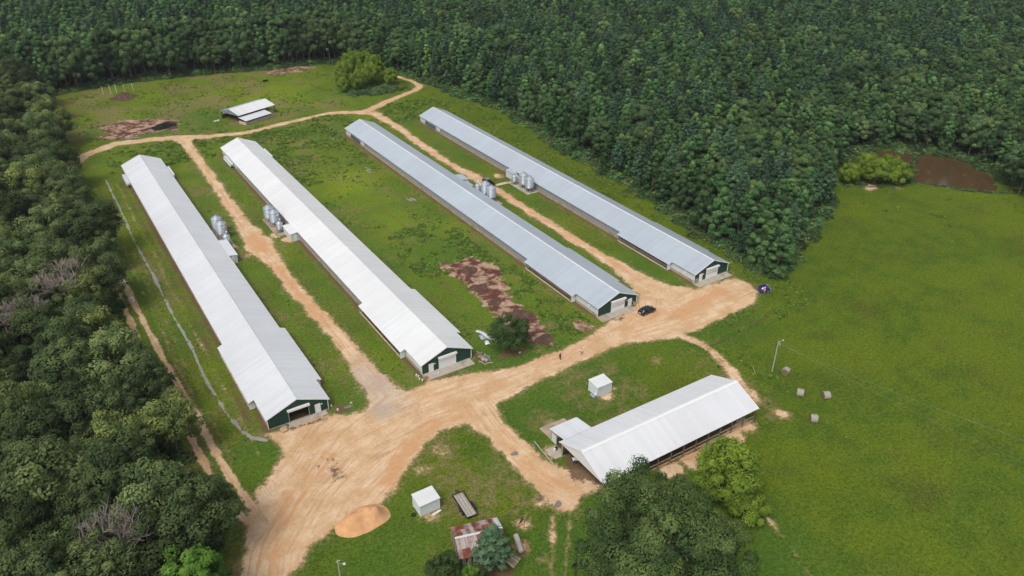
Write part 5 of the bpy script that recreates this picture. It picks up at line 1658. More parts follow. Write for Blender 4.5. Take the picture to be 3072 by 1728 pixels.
for k, (p, w, l, rz, m_, lb) in enumerate((((74.2, 123.9), 1.0, 6.6, -14, 'scrap_sheet', 'long bent white roofing sheet on the grass by the dark round tree'), ((73.0, 123.8), 1.1, 2.4, 8, 'galvanised', 'grey-green metal sheet lying left of the long white one'), ((72.7, 121.4), 1.0, 1.6, 14, 'trash_white', 'short white crumpled sheet near the dark round tree'))):
    mb = MB()
    n = 12
    for j in range(n):
        y0, y1 = -l / 2 + l * j / n, -l / 2 + l * (j + 1) / n
        za, zb = .12 + .12 * math.sin(j * .9 + k), .12 + .12 * math.sin((j + 1) * .9 + k)
        mb.add([(-w / 2, y0, za), (0, y0, za + .18), (w / 2, y0, za), (w / 2, y1, zb), (0, y1, zb + .18), (-w / 2, y1, zb)], [(0, 1, 4, 5), (1, 2, 3, 4)])
    tag(mb.build('metal_sheet', M[m_], None, (p[0], p[1], gz(*p)), R(-rz)), lb, 'metal sheet', 'scrap roofing sheets')
tag(MB().beam((73.6, 119.6, .1), (74.6, 120.6, .12), .12, .06).build('timber', M['wood_tan'], None), 'thin timber on the ground left of the dark round tree', 'timber')
tag(MB().box(-.35, -.15, 0, .35, .15, .14).build('trash_bag', M['trash_white'], None, (76.8, 114.6, gz(76.8, 114.6)), R(20)), 'small white bag on the grass below the dark round tree', 'bag')
for k, (x, y, s_) in enumerate(((9.6, 192.4, 1.2), (9.7, 183.0, .8), (9.9, 181.5, .5))):
    m_ = mound('trash_bag', ['large', 'middle-sized', 'small'][k] + ' white heap of rubbish at the edge of the left wood', 'rubbish', x + .8, y, s_, s_ * .8, s_ * .7, .4, M['trash_white'], 40 + k, 16)
for k, (x, y, l_, rz) in enumerate(((94.4, 266.0, 5.0, 8), (92.7, 229.8, 5.2, 6), (93.8, 200.2, 4.6, 6))):
    t = thing('plastic_strip', ['farthest', 'middle', 'nearest'][k] + ' patch of torn pale plastic in the grass left of the grey house', 'plastic', (x, y, 0), R(rz))
    for q in range(4):
        w = random.uniform(.12, .3); yo = random.uniform(-l_ / 2, l_ / 4); xo = -1.0 + q * .5 + random.uniform(-.2, .2); ll = random.uniform(1.5, l_ / 1.6) * (1.4 if k == 0 else 1)
        MB().poly([(xo, yo, .12), (xo + w, yo, .1), (xo + w + .15, yo + ll, .1), (xo + .1, yo + ll, .13)], (0, 0, .02)).build('torn_sheet', M['stone_pale'], t)
tag(MB().beam((113.0, 81.4, .9), (114.6, 83.6, 1.1), .06, .06).build('leaning_rail', M['wood_tan'], None), 'thin pale rail leaning in the weeds left of the light pole', 'rail')
MB_rail = MB(); MB_rail.beam((113.0, 81.4, 0), (113.0, 81.4, .95), .05, .05); MB_rail.beam((114.6, 83.6, 0), (114.6, 83.6, 1.15), .05, .05)
tag(MB_rail.build('rail_stakes', M['wood_post'], None), 'two short stakes carrying the pale rail in the weeds', 'stake')


# ------------------------------------------------------------------ people
def person(name, label, x, y, rz, top_m, leg_m, h=1.72):
    t = thing(name, label, 'person', (x, y, gz(x, y)), rz, 'people walking on the dirt road')

    def skin_mesh(nm, verts, edges, radii, mat, root=0):
        me = bpy.data.meshes.new(nm)
        me.from_pydata(verts, edges, [])
        me.materials.append(mat)
        o = bpy.data.objects.new(nm, me)
        C.objects.link(o); o.parent = t
        md = o.modifiers.new('skin', 'SKIN')
        for i, r_ in enumerate(radii):
            sv = me.skin_vertices[0].data[i]
            sv.radius = (r_ if isinstance(r_, tuple) else (r_, r_))
            sv.use_root = (i == root)
        o.modifiers.new('sub', 'SUBSURF').levels = 1
        o.modifiers['sub'].render_levels = 1
        for p in me.polygons: p.use_smooth = True
        return o
    s = h / 1.72
    V = lambda a: [(p[0] * s, p[1] * s, p[2] * s) for p in a]
    # skeleton, walking toward local +y
    J = dict(pel=(0, 0, .95), wa=(0, .0, 1.10), ch=(0, .02, 1.32), nk=(0, .03, 1.48), hd=(0, .05, 1.60), ht=(0, .05, 1.70),
             sl=(-.18, .02, 1.40), el=(-.24, -.10, 1.15), hl=(-.23, .04, .92), sr_=(.18, .02, 1.40), er=(.24, .10, 1.15), hr=(.22, .26, .98),
             hpl=(-.09, 0, .90), kl=(-.10, .20, .50), al=(-.10, .16, .09), tl=(-.10, .32, .05), hpr=(.09, 0, .90), kr=(.10, -.02, .48), ar=(.10, -.34, .14), tr=(.10, -.24, .05))
    ks = list(J)
    ed = [('pel', 'wa'), ('wa', 'ch'), ('ch', 'nk'), ('nk', 'hd'), ('hd', 'ht'), ('ch', 'sl'), ('sl', 'el'), ('el', 'hl'), ('ch', 'sr_'), ('sr_', 'er'), ('er', 'hr'), ('pel', 'hpl'), ('hpl', 'kl'), ('kl', 'al'), ('al', 'tl'), ('pel', 'hpr'), ('hpr', 'kr'), ('kr', 'ar'), ('ar', 'tr')]
    rad = dict(pel=.13, wa=.12, ch=.14, nk=.055, hd=.095, ht=.07, sl=.06, el=.045, hl=.035, sr_=.06, er=.045, hr=.035, hpl=.085, kl=.06, al=.04, tl=.035, hpr=.085, kr=.06, ar=.04, tr=.035)
    skin_mesh('body', V([J[k] for k in ks]), [(ks.index(a), ks.index(b)) for a, b in ed], [rad[k] * s for k in ks], M['skin'])
    kk = ['wa', 'ch', 'sl', 'el', 'sr_', 'er', 'pel']
    skin_mesh('shirt', V([J[k] for k in kk]), [(6, 0), (0, 1), (1, 2), (2, 3), (1, 4), (4, 5)], [(rad[k] + .022) * s for k in kk], top_m, 6)
    kk = ['pel', 'hpl', 'kl', 'al', 'hpr', 'kr', 'ar']
    skin_mesh('trousers', V([J[k] for k in kk]), [(0, 1), (1, 2), (2, 3), (0, 4), (4, 5), (5, 6)], [(rad[k] + .02) * s for k in kk], leg_m)
    hm = MB().lathe([(.10, 1.60), (.112, 1.66), (.09, 1.73), (.02, 1.765)], c=(0, .035, 0), n=12).build('hair', M['hair_dark'], t, smooth_shade=True)
    return t


person('person', 'person in dark top and maroon trousers walking on the road, nearer the camera', 82.6, 107.9, R(150), M['cloth_black'], M['cloth_maroon'])
person('person', 'person in white shirt and khaki trousers walking on the road, farther right', 87.6, 107.0, R(120), M['cloth_white'], M['cloth_khaki'])

# ------------------------------------------------------------------ trees
def unit(v):
    return v / np.maximum(np.linalg.norm(v, axis=-1, keepdims=True), 1e-9)


def leaf_cards(cen, nrm, size, asp, tint, rg):
    """bent quads: centres, normals, half-length, aspect -> verts, faces, tint per vertex"""
    n = len(cen)
    t = unit(np.cross(nrm, unit(rg.normal(size=(n, 3)))))
    b = np.cross(nrm, t)
    a = size[:, None]
    v0 = cen - t * a
    v1 = cen + b * a * asp - nrm * a * .18
    v2 = cen + t * a
    v3 = cen - b * a * asp - nrm * a * .18
    v = np.stack([v3, v2, v1, v0], 1).reshape(-1, 3)
    f = np.arange(n * 4).reshape(-1, 4)
    return v, f, np.repeat(tint, 4)


def crown(kind, H, rad, base, rg, density=1.0):
    """leaf clumps spread through the crown volume of one tree"""
    cs = []
    if kind in ('oak', 'willow', 'cedar', 'bright'):
        nc = {'oak': 58, 'willow': 60, 'cedar': 60, 'bright': 44}[kind]
        if density > 1.5: nc = 44
        zc = base + (H - base) * .46
        hz = (H - base) * .5
        k = 0
        dirs = unit(rg.normal(size=(nc * 3, 3)))
        dirs = dirs[dirs[:, 2] > -.55][:nc]
        off = rg.uniform(0, 99, 3)
        for d in dirs:
            lob = .80 + .34 * float(vnoise(d[0] * 1.7 + off[0], d[1] * 1.7 + d[2] * 1.3 + off[1], 3))
            rr_ = lob * rg.uniform(.62, 1.0)
            if kind == 'cedar': rr_ = lob * rg.uniform(.8, 1.0)
            p = np.array([d[0] * rad * rr_, d[1] * rad * rr_, zc + d[2] * hz * rr_])
            cs.append((p, rad * rg.uniform(.17, .36) * (.9 if kind == 'willow' else 1)))
        for _ in range(8):
            p = np.array([rg.normal(0, rad * .3), rg.normal(0, rad * .3), zc + rg.uniform(-.4, .5) * hz])
            cs.append((p, rad * .36))
    elif kind == 'gum':
        nc = 42
        for i in range(nc):
            t = (i + rg.uniform(0, 1)) / nc
            prof = (1 - t ** 1.7) * .85 + .15
            if t < .12: prof *= .75
            a = rg.uniform(0, 6.283)
            rr_ = rad * prof * rg.uniform(.45, 1.0)
            p = np.array([rr_ * math.cos(a), rr_ * math.sin(a), base + (H - base) * (t * .95 + .02)])
            cs.append((p, rad * rg.uniform(.26, .42) * (1 - .45 * t)))
        cs.append((np.array([0, 0, H - .8]), rad * .22))
    else:   # pine: whorls of needle tufts on a rounded cone
        nw = 11
        for i in range(nw):
            t = i / (nw - 1)
            prof = (1 - t ** 1.6) ** .8 * (1 if t > .1 else .75)
            nb = int(7 - 3 * t)
            a0 = rg.uniform(0, 6.28)
            for j in range(nb):
                a = a0 + 6.283 * j / nb + rg.normal(0, .2)
                for q in (.55, 1.0):
                    rr_ = rad * max(prof, .08) * q * rg.uniform(.8, 1.1)
                    p = np.array([rr_ * math.cos(a), rr_ * math.sin(a), base + (H - base) * (t * .96 + .02) + .25 * q + rg.normal(0, .25)])
                    cs.append((p, rad * .20 * (1 - .35 * t)))
    V, Fc, T, Nn = [], [], [], []
    b0 = 0
    for ci, (p, rc) in enumerate(cs):
        if kind == 'pine':
            m = max(8, int(22 * density))
        else:
            m = max(14, int({'oak': 190, 'willow': 190, 'cedar': 140, 'gum': 125, 'bright': 160}[kind] * density))
        d = unit(rg.normal(size=(m, 3)) + np.array([0, 0, .25]))
        outw = unit(np.array([p[0], p[1], (p[2] - base) * .35]) + 1e-6)
        rr_ = rc * rg.uniform(.45, 1.0, (m, 1)) ** .6
        pos = p + d * rr_ * np.array([1, 1, .8])
        if kind == 'willow':
            pos[:, 2] -= rg.uniform(0, .7, m) * (rg.uniform(0, 1, m) > .4)
        if kind == 'pine':
            nr = unit(d * .5 + np.array([0, 0, .9]) + rg.normal(0, .45, (m, 3)))
            sz = rg.uniform(.38, .68, m); asp = .34
        else:
            nr = unit(d * .75 + outw * .25 + np.array([0, 0, .35]) + rg.normal(0, .38, (m, 3)))
            sz = rg.uniform(.145, .30, m) * {'oak': 1.0, 'willow': .85, 'cedar': .8, 'gum': 1.0, 'bright': 1.15}[kind] / math.sqrt(max(density, .2))
            asp = .62 if kind != 'willow' else .42
        ti = np.clip(.45 + (.34 if density > 1.5 else .24) * rg.normal() + .30 * d[:, 2] + rg.normal(0, .11, m), 0, 1)  # random tone per clump and leaf, plus top light painted onto upward-facing leaves
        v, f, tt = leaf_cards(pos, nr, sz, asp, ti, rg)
        V.append(v); Fc.append(f + b0); T.append(tt); b0 += len(v)
        Nn.append(np.repeat(unit(d * .8 + outw * .3 + np.array([0, 0, .12]) + nr * .45), 4, 0))
    return np.concatenate(V), np.concatenate(Fc), np.concatenate(T), np.concatenate(Nn)


MESH_N = {}


def np_mesh(name, V, Fc, T, mat, N=None):
    me = bpy.data.meshes.new(name)
    nv, nf = len(V), len(Fc)
    me.vertices.add(nv); me.vertices.foreach_set('co', V.astype(np.float32).ravel())
    me.loops.add(nf * 4); me.loops.foreach_set('vertex_index', Fc.astype(np.int32).ravel())
    me.polygons.add(nf); me.polygons.foreach_set('loop_start', np.arange(0, nf * 4, 4, dtype=np.int32))
    me.update(calc_edges=True)
    a = me.attributes.new('tint', 'FLOAT', 'POINT'); a.data.foreach_set('value', T.astype(np.float32))
    me.materials.append(mat)
    if N is not None:
        me.polygons.foreach_set('use_smooth', np.ones(nf, bool))
        me.normals_split_custom_set_from_vertices(N.tolist())
        MESH_N[me.name] = N
    return me


def trunk_mb(H, r, base, rad, rg, limbs=6):
    mb = MB()
    pts = [Vector((0, 0, -.2))]
    for k in range(1, 5):
        pts.append(Vector((rg.normal(0, .12), rg.normal(0, .12), H * .82 * k / 4)))
    rs = [r * 1.25, r, r * .75, r * .5, r * .2]
    for k in range(4):
        mb.tube(pts[k], pts[k + 1], rs[k], rs[k + 1], n=7, cap=False)
    for k in range(limbs):
        z = base + (H - base) * rg.uniform(.0, .55)
        a = rg.uniform(0, 6.28); l = rad * rg.uniform(.5, .85)
        p = Vector((0, 0, z)); q = Vector((l * .5 * math.cos(a), l * .5 * math.sin(a), z + l * .35)); e = Vector((l * math.cos(a), l * math.sin(a), z + l * .55))
        mb.tube(p, q, r * .38, r * .25, n=5, cap=False); mb.tube(q, e, r * .25, r * .06, n=5, cap=False)
    return mb


def mb_mesh(mb, name, mat):
    me = bpy.data.meshes.new(name)
    me.from_pydata(mb.v, [], mb.f); me.update(); me.materials.append(mat)
    return me


TREES = {}   # kind -> list of (crown mesh, trunk mesh, H)
SPEC = {'oak': (15.0, 5.2, 2.6, 7, 'leaf_oak', .26), 'hard': (15.0, 4.3, 1.6, 5, 'leaf_hard', .24), 'gum': (15.5, 3.4, 1.6, 6, 'leaf_gum', .18), 'pine': (15.0, 3.0, 4.6, 5, 'leaf_pine', .17),
        'willow': (8.0, 3.6, 0.8, 3, 'leaf_willow', .18), 'cedar': (8.2, 4.0, .5, 1, 'leaf_cedar', .25), 'bright': (13.0, 4.2, 3.0, 1, 'leaf_bright', .22), 'bigoak': (17.0, 6.0, 3.0, 3, 'leaf_bigoak', .38)}
for kind, (H, rad, base, nvar, lm, tr0) in SPEC.items():
    TREES[kind] = []
    for v in range(nvar):
        rg = np.random.default_rng(100 + v + 31 * len(TREES))
        h_ = H * rg.uniform(.92, 1.08); r_ = rad * rg.uniform(.88, 1.12)
        k0 = 'oak' if kind in ('bigoak', 'hard') else kind
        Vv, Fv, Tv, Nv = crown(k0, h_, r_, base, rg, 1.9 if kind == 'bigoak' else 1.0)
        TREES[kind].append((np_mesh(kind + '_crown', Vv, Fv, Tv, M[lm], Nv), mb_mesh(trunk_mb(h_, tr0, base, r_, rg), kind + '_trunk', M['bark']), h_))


def plant(kind, name, label, cat, x, y, s, rz, group=None, sxy=1.0, var=None):
    cm, tm, h = TREES[kind][rng.integers(len(TREES[kind])) if var is None else var]
    t = bpy.data.objects.new(name, None)
    C.objects.link(t)
    t.location = (x, y, gz(x, y) if 4 < x < 300 and 30 < y < 400 else 0.0)
    t.rotation_euler.z = rz
    t.scale = (s * sxy, s * sxy, s)
    tag(t, label, cat, group)
    for nm, me in (('trunk', tm), ('crown', cm)):
        o = bpy.data.objects.new(nm, me); C.objects.link(o); o.parent = t
    return t


def jitter_fill(poly, spacing, seed, maxd=1e9):
    a = np.array(poly)
    x0, x1 = max(a[:, 0].min(), -90), min(a[:, 0].max(), 720)
    y0, y1 = max(a[:, 1].min(), 20), min(a[:, 1].max(), 800)
    gx, gy = np.meshgrid(np.arange(x0, x1, spacing), np.arange(y0, y1, spacing))
    rg = np.random.default_rng(seed)
    gx = gx + (np.arange(gx.shape[0]) % 2)[:, None] * spacing * .5 + rg.uniform(-.36, .36, gx.shape) * spacing
    gy = gy + rg.uniform(-.36, .36, gy.shape) * spacing
    gx, gy = gx.ravel(), gy.ravel()
    k = inside(gx, gy, poly) & (np.hypot(gx, gy) < maxd)
    return gx[k], gy[k]


forest_pts = []      # (x, y, kind, scale, sxy)
lx, ly = jitter_fill(LEFT_WOOD, 6.6, 5)
kv = in_view(lx, ly, np.full_like(lx, 9.0), 170, 170)
lx, ly = lx[kv], ly[kv]
DEAD = [(-2.2, 175.5), (-9.6, 167.0), (-3.9, 94.2), (-14.0, 166.5)]
BRIGHT = (3.0, 83.4)
for x, y in zip(lx, ly):
    if min(math.hypot(x - a, y - b) for a, b in DEAD) < 3.6: continue
    if math.hypot(x - BRIGHT[0], y - BRIGHT[1]) < 7.0: continue
    forest_pts.append((x, y, 'oak', rng.uniform(.72, 1.2), rng.uniform(.85, 1.15), 'left'))

fx, fy = jitter_fill(FOREST, 4.8, 11, 430)
far_x, far_y = jitter_fill(FOREST, 5.4, 12, 800)
kf = np.hypot(far_x, far_y) >= 430
fx = np.concatenate([fx, far_x[kf]]); fy = np.concatenate([fy, far_y[kf]])
kv = in_view(fx, fy, np.full_like(fx, 12.0), 170, 110)
fx, fy = fx[kv], fy[kv]
edge_d = poly_sd(fx, fy, FOREST)
mixn = fbm(fx / 38, fy / 38, 61)
mixp = fbm(fx / 14, fy / 14, 71)
for x, y, e, mn, mp in zip(fx, fy, -edge_d, mixn, mixp):
    u = rng.uniform()
    backwall = y > 330 and x < 150
    if backwall and e < 26:
        kind = 'hard' if u < .78 else 'gum'
        s = rng.uniform(1.15, 1.45)
    elif y < 190 and x > 195:       # wet ground round the pond: broadleaf
        kind = 'hard' if u < .55 else 'gum'
        s = rng.uniform(.75, 1.05) if kind == 'hard' else rng.uniform(.7, 1.0)
    elif e < 9:
        kind = 'gum' if u < .55 else ('hard' if u < .85 else 'pine')
        s = rng.uniform(.72, 1.05)
    else:
        pg = .38 + 1.1 * (mp - .5)
        po = .15 + 1.0 * max(0, mn - .56)
        kind = 'gum' if u < pg else ('hard' if u < pg + po else 'pine')
        s = rng.uniform(.78, 1.18)
    if backwall and e >= 26: s *= 1.08
    sxy = rng.uniform(.9, 1.15)
    if kind == 'hard': sxy *= .95; s *= 1.04
    forest_pts.append((x, y, kind, s, sxy, 'back' if backwall else 'right'))

LBL = {('oak', 'left'): ('broadleaf_tree', 'dark olive broadleaf tree in the dense wood along the left side', 'oaks of the left wood'),
       ('hard', 'back'): ('broadleaf_tree', 'tall dark broadleaf tree in the wall of forest behind the far field', 'broadleaf trees behind the far field'),
       ('gum', 'back'): ('sweetgum_tree', 'tall pointed green tree in the wall of forest behind the far field', 'pointed trees behind the far field'),
       ('pine', 'back'): ('pine_tree', 'dark pine in the forest behind the far field', 'pines behind the far field'),
       ('hard', 'right'): ('broadleaf_tree', 'round-crowned broadleaf tree in the forest right of the grey houses', 'round broadleaf trees of the right forest'),
       ('gum', 'right'): ('sweetgum_tree', 'bright pointed green tree in the forest right of the grey houses', 'pointed trees of the right forest'),
       ('pine', 'right'): ('pine_tree', 'dark pine in the plantation right of the grey houses', 'pines of the right forest')}
LIMIT = {'oak': 160, 'hard': 140, 'gum': 240, 'pine': 180}
forest_pts.sort(key=lambda p: math.hypot(p[0], p[1]))
count = {'oak': 0, 'hard': 0, 'gum': 0, 'pine': 0}
rest = []
for p in forest_pts:
    x, y, kind, s, sxy, reg = p
    rz = rng.uniform(0, 6.283)
    vis = bool(in_view(x, y, SPEC[kind][0] * .8 * s, 5, 5))
    if vis and count[kind] < LIMIT[kind]:
        nm, lb, gp = LBL[(kind, reg)]
        plant(kind, nm, lb, 'tree', x, y, s, rz, gp, sxy)
        count[kind] += 1
    else:
        rest.append((x, y, kind, s, sxy, rz))


# ---- instancing of uncountable masses with geometry nodes
def scatter(name, protos, P, rot, scl, idx, kind='stuff'):
    """one object: instances of the proto meshes on points"""
    col = bpy.data.collections.new(name + '_source')
    for i, mats_me in enumerate(protos):
        o = bpy.data.objects.new('%s_source_%02d' % (name, i), mats_me)
        col.objects.link(o)
    me = bpy.data.meshes.new(name)
    me.vertices.add(len(P)); me.vertices.foreach_set('co', np.asarray(P, np.float32).ravel())
    a = me.attributes.new('rot', 'FLOAT_VECTOR', 'POINT'); a.data.foreach_set('vector', np.asarray(rot, np.float32).ravel())
    a = me.attributes.new('scl', 'FLOAT_VECTOR', 'POINT'); a.data.foreach_set('vector', np.asarray(scl, np.float32).ravel())
    a = me.attributes.new('idx', 'INT', 'POINT'); a.data.foreach_set('value', np.asarray(idx, np.int32))
    o = bpy.data.objects.new(name, me); C.objects.link(o)
    ng = bpy.data.node_groups.new(name + '_scatter', 'GeometryNodeTree')
    ng.interface.new_socket('Geometry', in_out='INPUT', socket_type='NodeSocketGeometry')
    ng.interface.new_socket('Geometry', in_out='OUTPUT', socket_type='NodeSocketGeometry')
    gi = ng.nodes.new('NodeGroupInput'); go = ng.nodes.new('NodeGroupOutput')
    ci = ng.nodes.new('GeometryNodeCollectionInfo')
    ci.inputs['Collection'].default_value = col
    ci.inputs['Separate Children'].default_value = True
    ci.inputs['Reset Children'].default_value = True
    ip = ng.nodes.new('GeometryNodeInstanceOnPoints')
    ip.inputs['Pick Instance'].default_value = True

    def attr(nm, typ):
        n = ng.nodes.new('GeometryNodeInputNamedAttribute'); n.data_type = typ
        n.inputs['Name'].default_value = nm
        return n.outputs['Attribute']
    ng.links.new(gi.outputs[0], ip.inputs['Points'])
    ng.links.new(ci.outputs[0], ip.inputs['Instance'])
    ng.links.new(attr('idx', 'INT'), ip.inputs['Instance Index'])
    ng.links.new(attr('rot', 'FLOAT_VECTOR'), ip.inputs['Rotation'])
    ng.links.new(attr('scl', 'FLOAT_VECTOR'), ip.inputs['Scale'])
    ng.links.new(ip.outputs[0], go.inputs[0])
    md = o.modifiers.new('scatter', 'NODES'); md.node_group = ng
    o['kind'] = kind
    return o


def joined(cm, tm, name):
    """crown and trunk in one mesh for the far trees"""
    nv1, nf1 = len(cm.vertices), len(cm.polygons)
    V1 = np.empty(nv1 * 3, np.float32); cm.vertices.foreach_get('co', V1)
    T1 = np.empty(nv1, np.float32); cm.attributes['tint'].data.foreach_get('value', T1)
    F1 = np.arange(nv1).reshape(-1, 4)
    tv = np.array([v.co[:] for v in tm.vertices]); tf = np.array([list(p.vertices)[:4] for p in tm.polygons if len(p.vertices) == 4])
    me = np_mesh(name, np.concatenate([V1.reshape(-1, 3), tv]), np.concatenate([F1, tf + nv1]), np.concatenate([T1, np.zeros(len(tv))]), cm.materials[0], np.concatenate([MESH_N[cm.name], unit(tv * np.array([1, 1, 0.0]) + 1e-4)]))
    me.materials.append(tm.materials[0])
    mi = np.zeros(nf1 + len(tf), np.int32); mi[nf1:] = 1
    me.polygons.foreach_set('material_index', mi)
    return me


protos, pidx = [], {}
for kind in ('oak', 'hard', 'gum', 'pine'):
    pidx[kind] = []
    for cm, tm, h in TREES[kind]:
        pidx[kind].append(len(protos)); protos.append(joined(cm, tm, kind + '_far'))
P = np.array([(p[0], p[1], 0) for p in rest])
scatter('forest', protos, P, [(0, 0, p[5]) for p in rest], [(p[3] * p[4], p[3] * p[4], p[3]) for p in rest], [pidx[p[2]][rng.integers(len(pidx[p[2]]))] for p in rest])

# ---- trees with a place of their own
for k, (x, y, s, sxy) in enumerate([(63.4, 60.4, .98, .95), (56.6, 56.4, 1.05, 1.05), (63.8, 55.0, 1.0, .95), (58.6, 50.0, 1.15, 1.1), (53.0, 49.0, 1.0, 1.0), (62.6, 46.8, 1.08, .95)]):
    plant('bigoak', 'oak_tree', ['large dark oak whose crown touches the near corner of the barn roof', 'large dark oak on the left side of the clump by the barn', 'large dark oak on the right of the clump, next to the barn willow', 'biggest dark oak in the middle of the clump by the barn', 'large dark oak at lower left of the clump, cut by the bottom edge', 'large dark oak at lower right of the clump, cut by the bottom edge'][k], 'tree', x, y, s, k * 1.3, 'large oaks in front of the hay barn', sxy, k % 3)
plant('willow', 'willow_tree', 'yellow-green willow beside the south side of the hay barn', 'tree', 82.4, 60.6, 1.42, .4, None, 1.12, 0)
plant('willow', 'willow_tree', 'smaller yellow-green willow in front of the barn willow', 'tree', 82.2, 56.0, .8, 1.4, None, 1.15, 1)
plant('cedar', 'cedar_tree', 'dark round dense tree between the second and third houses', 'tree', 76.0, 117.3, .98, .3, None, 1.0)
plant('bright', 'maple_tree', 'bright green tree at the bottom edge of the left wood', 'tree', 3.0, 83.4, 1.0, .3)
plant('pine', 'pine_tree', 'dark pine growing against the rusty barn', 'tree', 42.0, 69.0, .56, .3, None, 1.75, 1)
plant('cedar', 'evergreen_shrub', 'dark evergreen shrub left of the rusty barn', 'shrub', 34.6, 71.0, .60, 1.1, None, 1.0)
plant('cedar', 'evergreen_shrub', 'lower dark evergreen at the bottom edge beside the pale sapling', 'shrub', 38.4, 66.2, .45, 2.1, None, .95)
plant('bright', 'young_tree', 'pale green sapling at the bottom edge below the rusty barn', 'tree', 37.4, 67.7, .36, 2.0, None, .85)
for k, (x, y, s, sxy) in enumerate([(123.2, 327.5, 1.45, .72), (129.0, 331.0, 1.85, .70), (134.5, 325.5, 1.35, .80), (139.8, 329.0, 1.55, .72), (127.6, 321.8, 1.05, .85), (143.6, 322.5, 1.0, .85), (120.6, 321.5, .85, .95), (135.5, 335, 1.7, .72)]):
    plant('willow', 'willow_tree', ['light green willow at the left of the far clump, second row', 'tallest light green willow at the back of the far clump', 'light green willow in the centre of the clump by the far track', 'light green willow at the back right of the far clump', 'low light green willow at the front centre of the far clump', 'rightmost light green willow, closest to the winding far track', 'leftmost and lowest light green willow of the far clump', 'light green willow behind all others in the far clump'][k], 'tree', x, y, s, k * .9, 'light green willows by the winding far track', sxy, k % 3)
for k, (x, y, s, sxy) in enumerate([(228.0, 134.5, 1.0, 1.3), (233.5, 132.0, 1.05, 1.3), (220.5, 139.0, .9, 1.0), (229.5, 139.5, 1.05, 1.1)]):
    plant('willow', 'willow_tree', ['yellow-green willow in the middle of the pond-side clump', 'yellow-green willow at the right of the pond-side clump, nearest the water', 'small willow at the left end of the pond-side clump', 'yellow-green willow at the back of the pond-side clump'][k], 'tree', x, y, s, k * 1.1, 'yellow-green willows at the pond edge', sxy, k % 3)
for k, (x, y, s_) in enumerate([(258.0, 104.0, .95), (263.5, 99.5, 1.05), (257.5, 97.5, .85), (268.0, 107.0, 1.1)]):
    plant('hard', 'broadleaf_tree', ['leafy tree right of the pond, nearest the water', 'tall leafy tree at the right picture edge level with the pond', 'lower leafy tree at the right edge just below the pond', 'leafy tree at the right edge behind the pond corner'][k], 'tree', x, y, s_, k * 1.7, 'leafy trees right of the pond', .9)
plant('gum', 'young_tree', 'slender tree standing right of the pond willows', 'tree', 239.4, 129.6, .62, .5, None, .9)
plant('gum', 'sweetgum_tree', 'round green tree at the forest corner by the purple dumpster', 'tree', 150.8, 108.8, .80, .5, None, 1.45, 2)
plant('gum', 'sweetgum_tree', 'second green tree at the forest corner, just behind the first', 'tree', 155.2, 111.8, .78, 1.5, None, 1.3, 1)


def dead_tree(label, x, y, H, spread, mat, seed):
    rg = np.random.default_rng(seed)
    t = thing('dead_tree', label, 'tree', (x, y, 0), 0, 'bare dead trees in the left wood')
    tm, bm_ = MB(), MB()

    def grow(mb, p, d, l, r, lev):
        q = p + d * l
        mb.tube(p, q, r, r * .7, n=5 if lev < 2 else 3, cap=False)
        if lev >= 4: return
        nb = [4, 5, 5, 4][lev]
        for _ in range(nb):
            e = Vector((rg.normal(), rg.normal(), rg.uniform(-.15, .7))).normalized()
            nd = (d * .62 + e * .75 + Vector((0, 0, .12))).normalized()
            st = p.lerp(q, rg.uniform(.55, 1.0))
            grow(bm_, st, nd, l * rg.uniform(.55, .78), r * .60, lev + 1)
    tm.tube((0, 0, -.2), (0, 0, H * .62), .26, .2, n=8, cap=False)
    for k in range(6):
        a = 6.283 * k / 6 + rg.uniform(-.4, .4)
        grow(bm_, Vector((0, 0, H * rg.uniform(.46, .62))), Vector((math.cos(a) * .8, math.sin(a) * .8, rg.uniform(.5, 1.1))).normalized(), spread * .52, .14, 1)
    tm.build('trunk', mat, t); bm_.build('branches', mat, t)


dead_tree('wide bare grey dead tree in the middle of the left wood', -2.2, 175.5, 17.5, 7.2, M['bark_dead'], 1)
dead_tree('small reddish dead tree just left of the wide bare one', -9.6, 167.0, 16.8, 5.2, M['bark_dead_red'], 2)
dead_tree('bare dead tree low in the left wood above the bright green tree', -3.9, 94.2, 16.5, 6.4, M['bark_dead_red'], 3)
dead_tree('pale dead tree at the left edge of the picture', -14.0, 166.5, 17.0, 5.2, M['bark_dead'], 4)


# ------------------------------------------------------------------ weeds and undergrowth
def tuft(kind, rg):
    if kind == 'weed':
        m = 34
        d = unit(rg.normal(size=(m, 3)) + np.array([0, 0, .5])); d[:, 2] = np.abs(d[:, 2])
        pos = d * rg.uniform(.1, .5, (m, 1)) * np.array([1, 1, .9]) + np.array([0, 0, .05])
        nr = unit(d + np.array([0, 0, .5]) + rg.normal(0, .35, (m, 3)))
        sz = rg.uniform(.10, .2, m); asp = .45
    elif kind == 'bush':
        m = 150
        d = unit(rg.normal(size=(m, 3))); d[:, 2] = np.abs(d[:, 2])
        pos = d * rg.uniform(.45, 1.0, (m, 1)) * np.array([1, 1, .85]) * (.85 + .3 * vnoise(d[:, 0] * 2 + 5, d[:, 1] * 2 + d[:, 2], 5))[:, None]
        nr = unit(d + np.array([0, 0, .4]) + rg.normal(0, .35, (m, 3)))
        sz = rg.uniform(.12, .24, m); asp = .6
    else:
        m = 14
        d = unit(rg.normal(size=(m, 3)) * np.array([1, 1, .3]) + np.array([0, 0, .9]))
        pos = d * rg.uniform(.1, .22, (m, 1))
        nr = unit(np.cross(d, rg.normal(size=(m, 3)))); sz = rg.uniform(.1, .2, m); asp = .16
    ti = np.clip(.45 + rg.normal(0, .2, m) + .2 * d[:, 2], 0, 1)
    return leaf_cards(pos, nr, sz, asp, ti, rg)


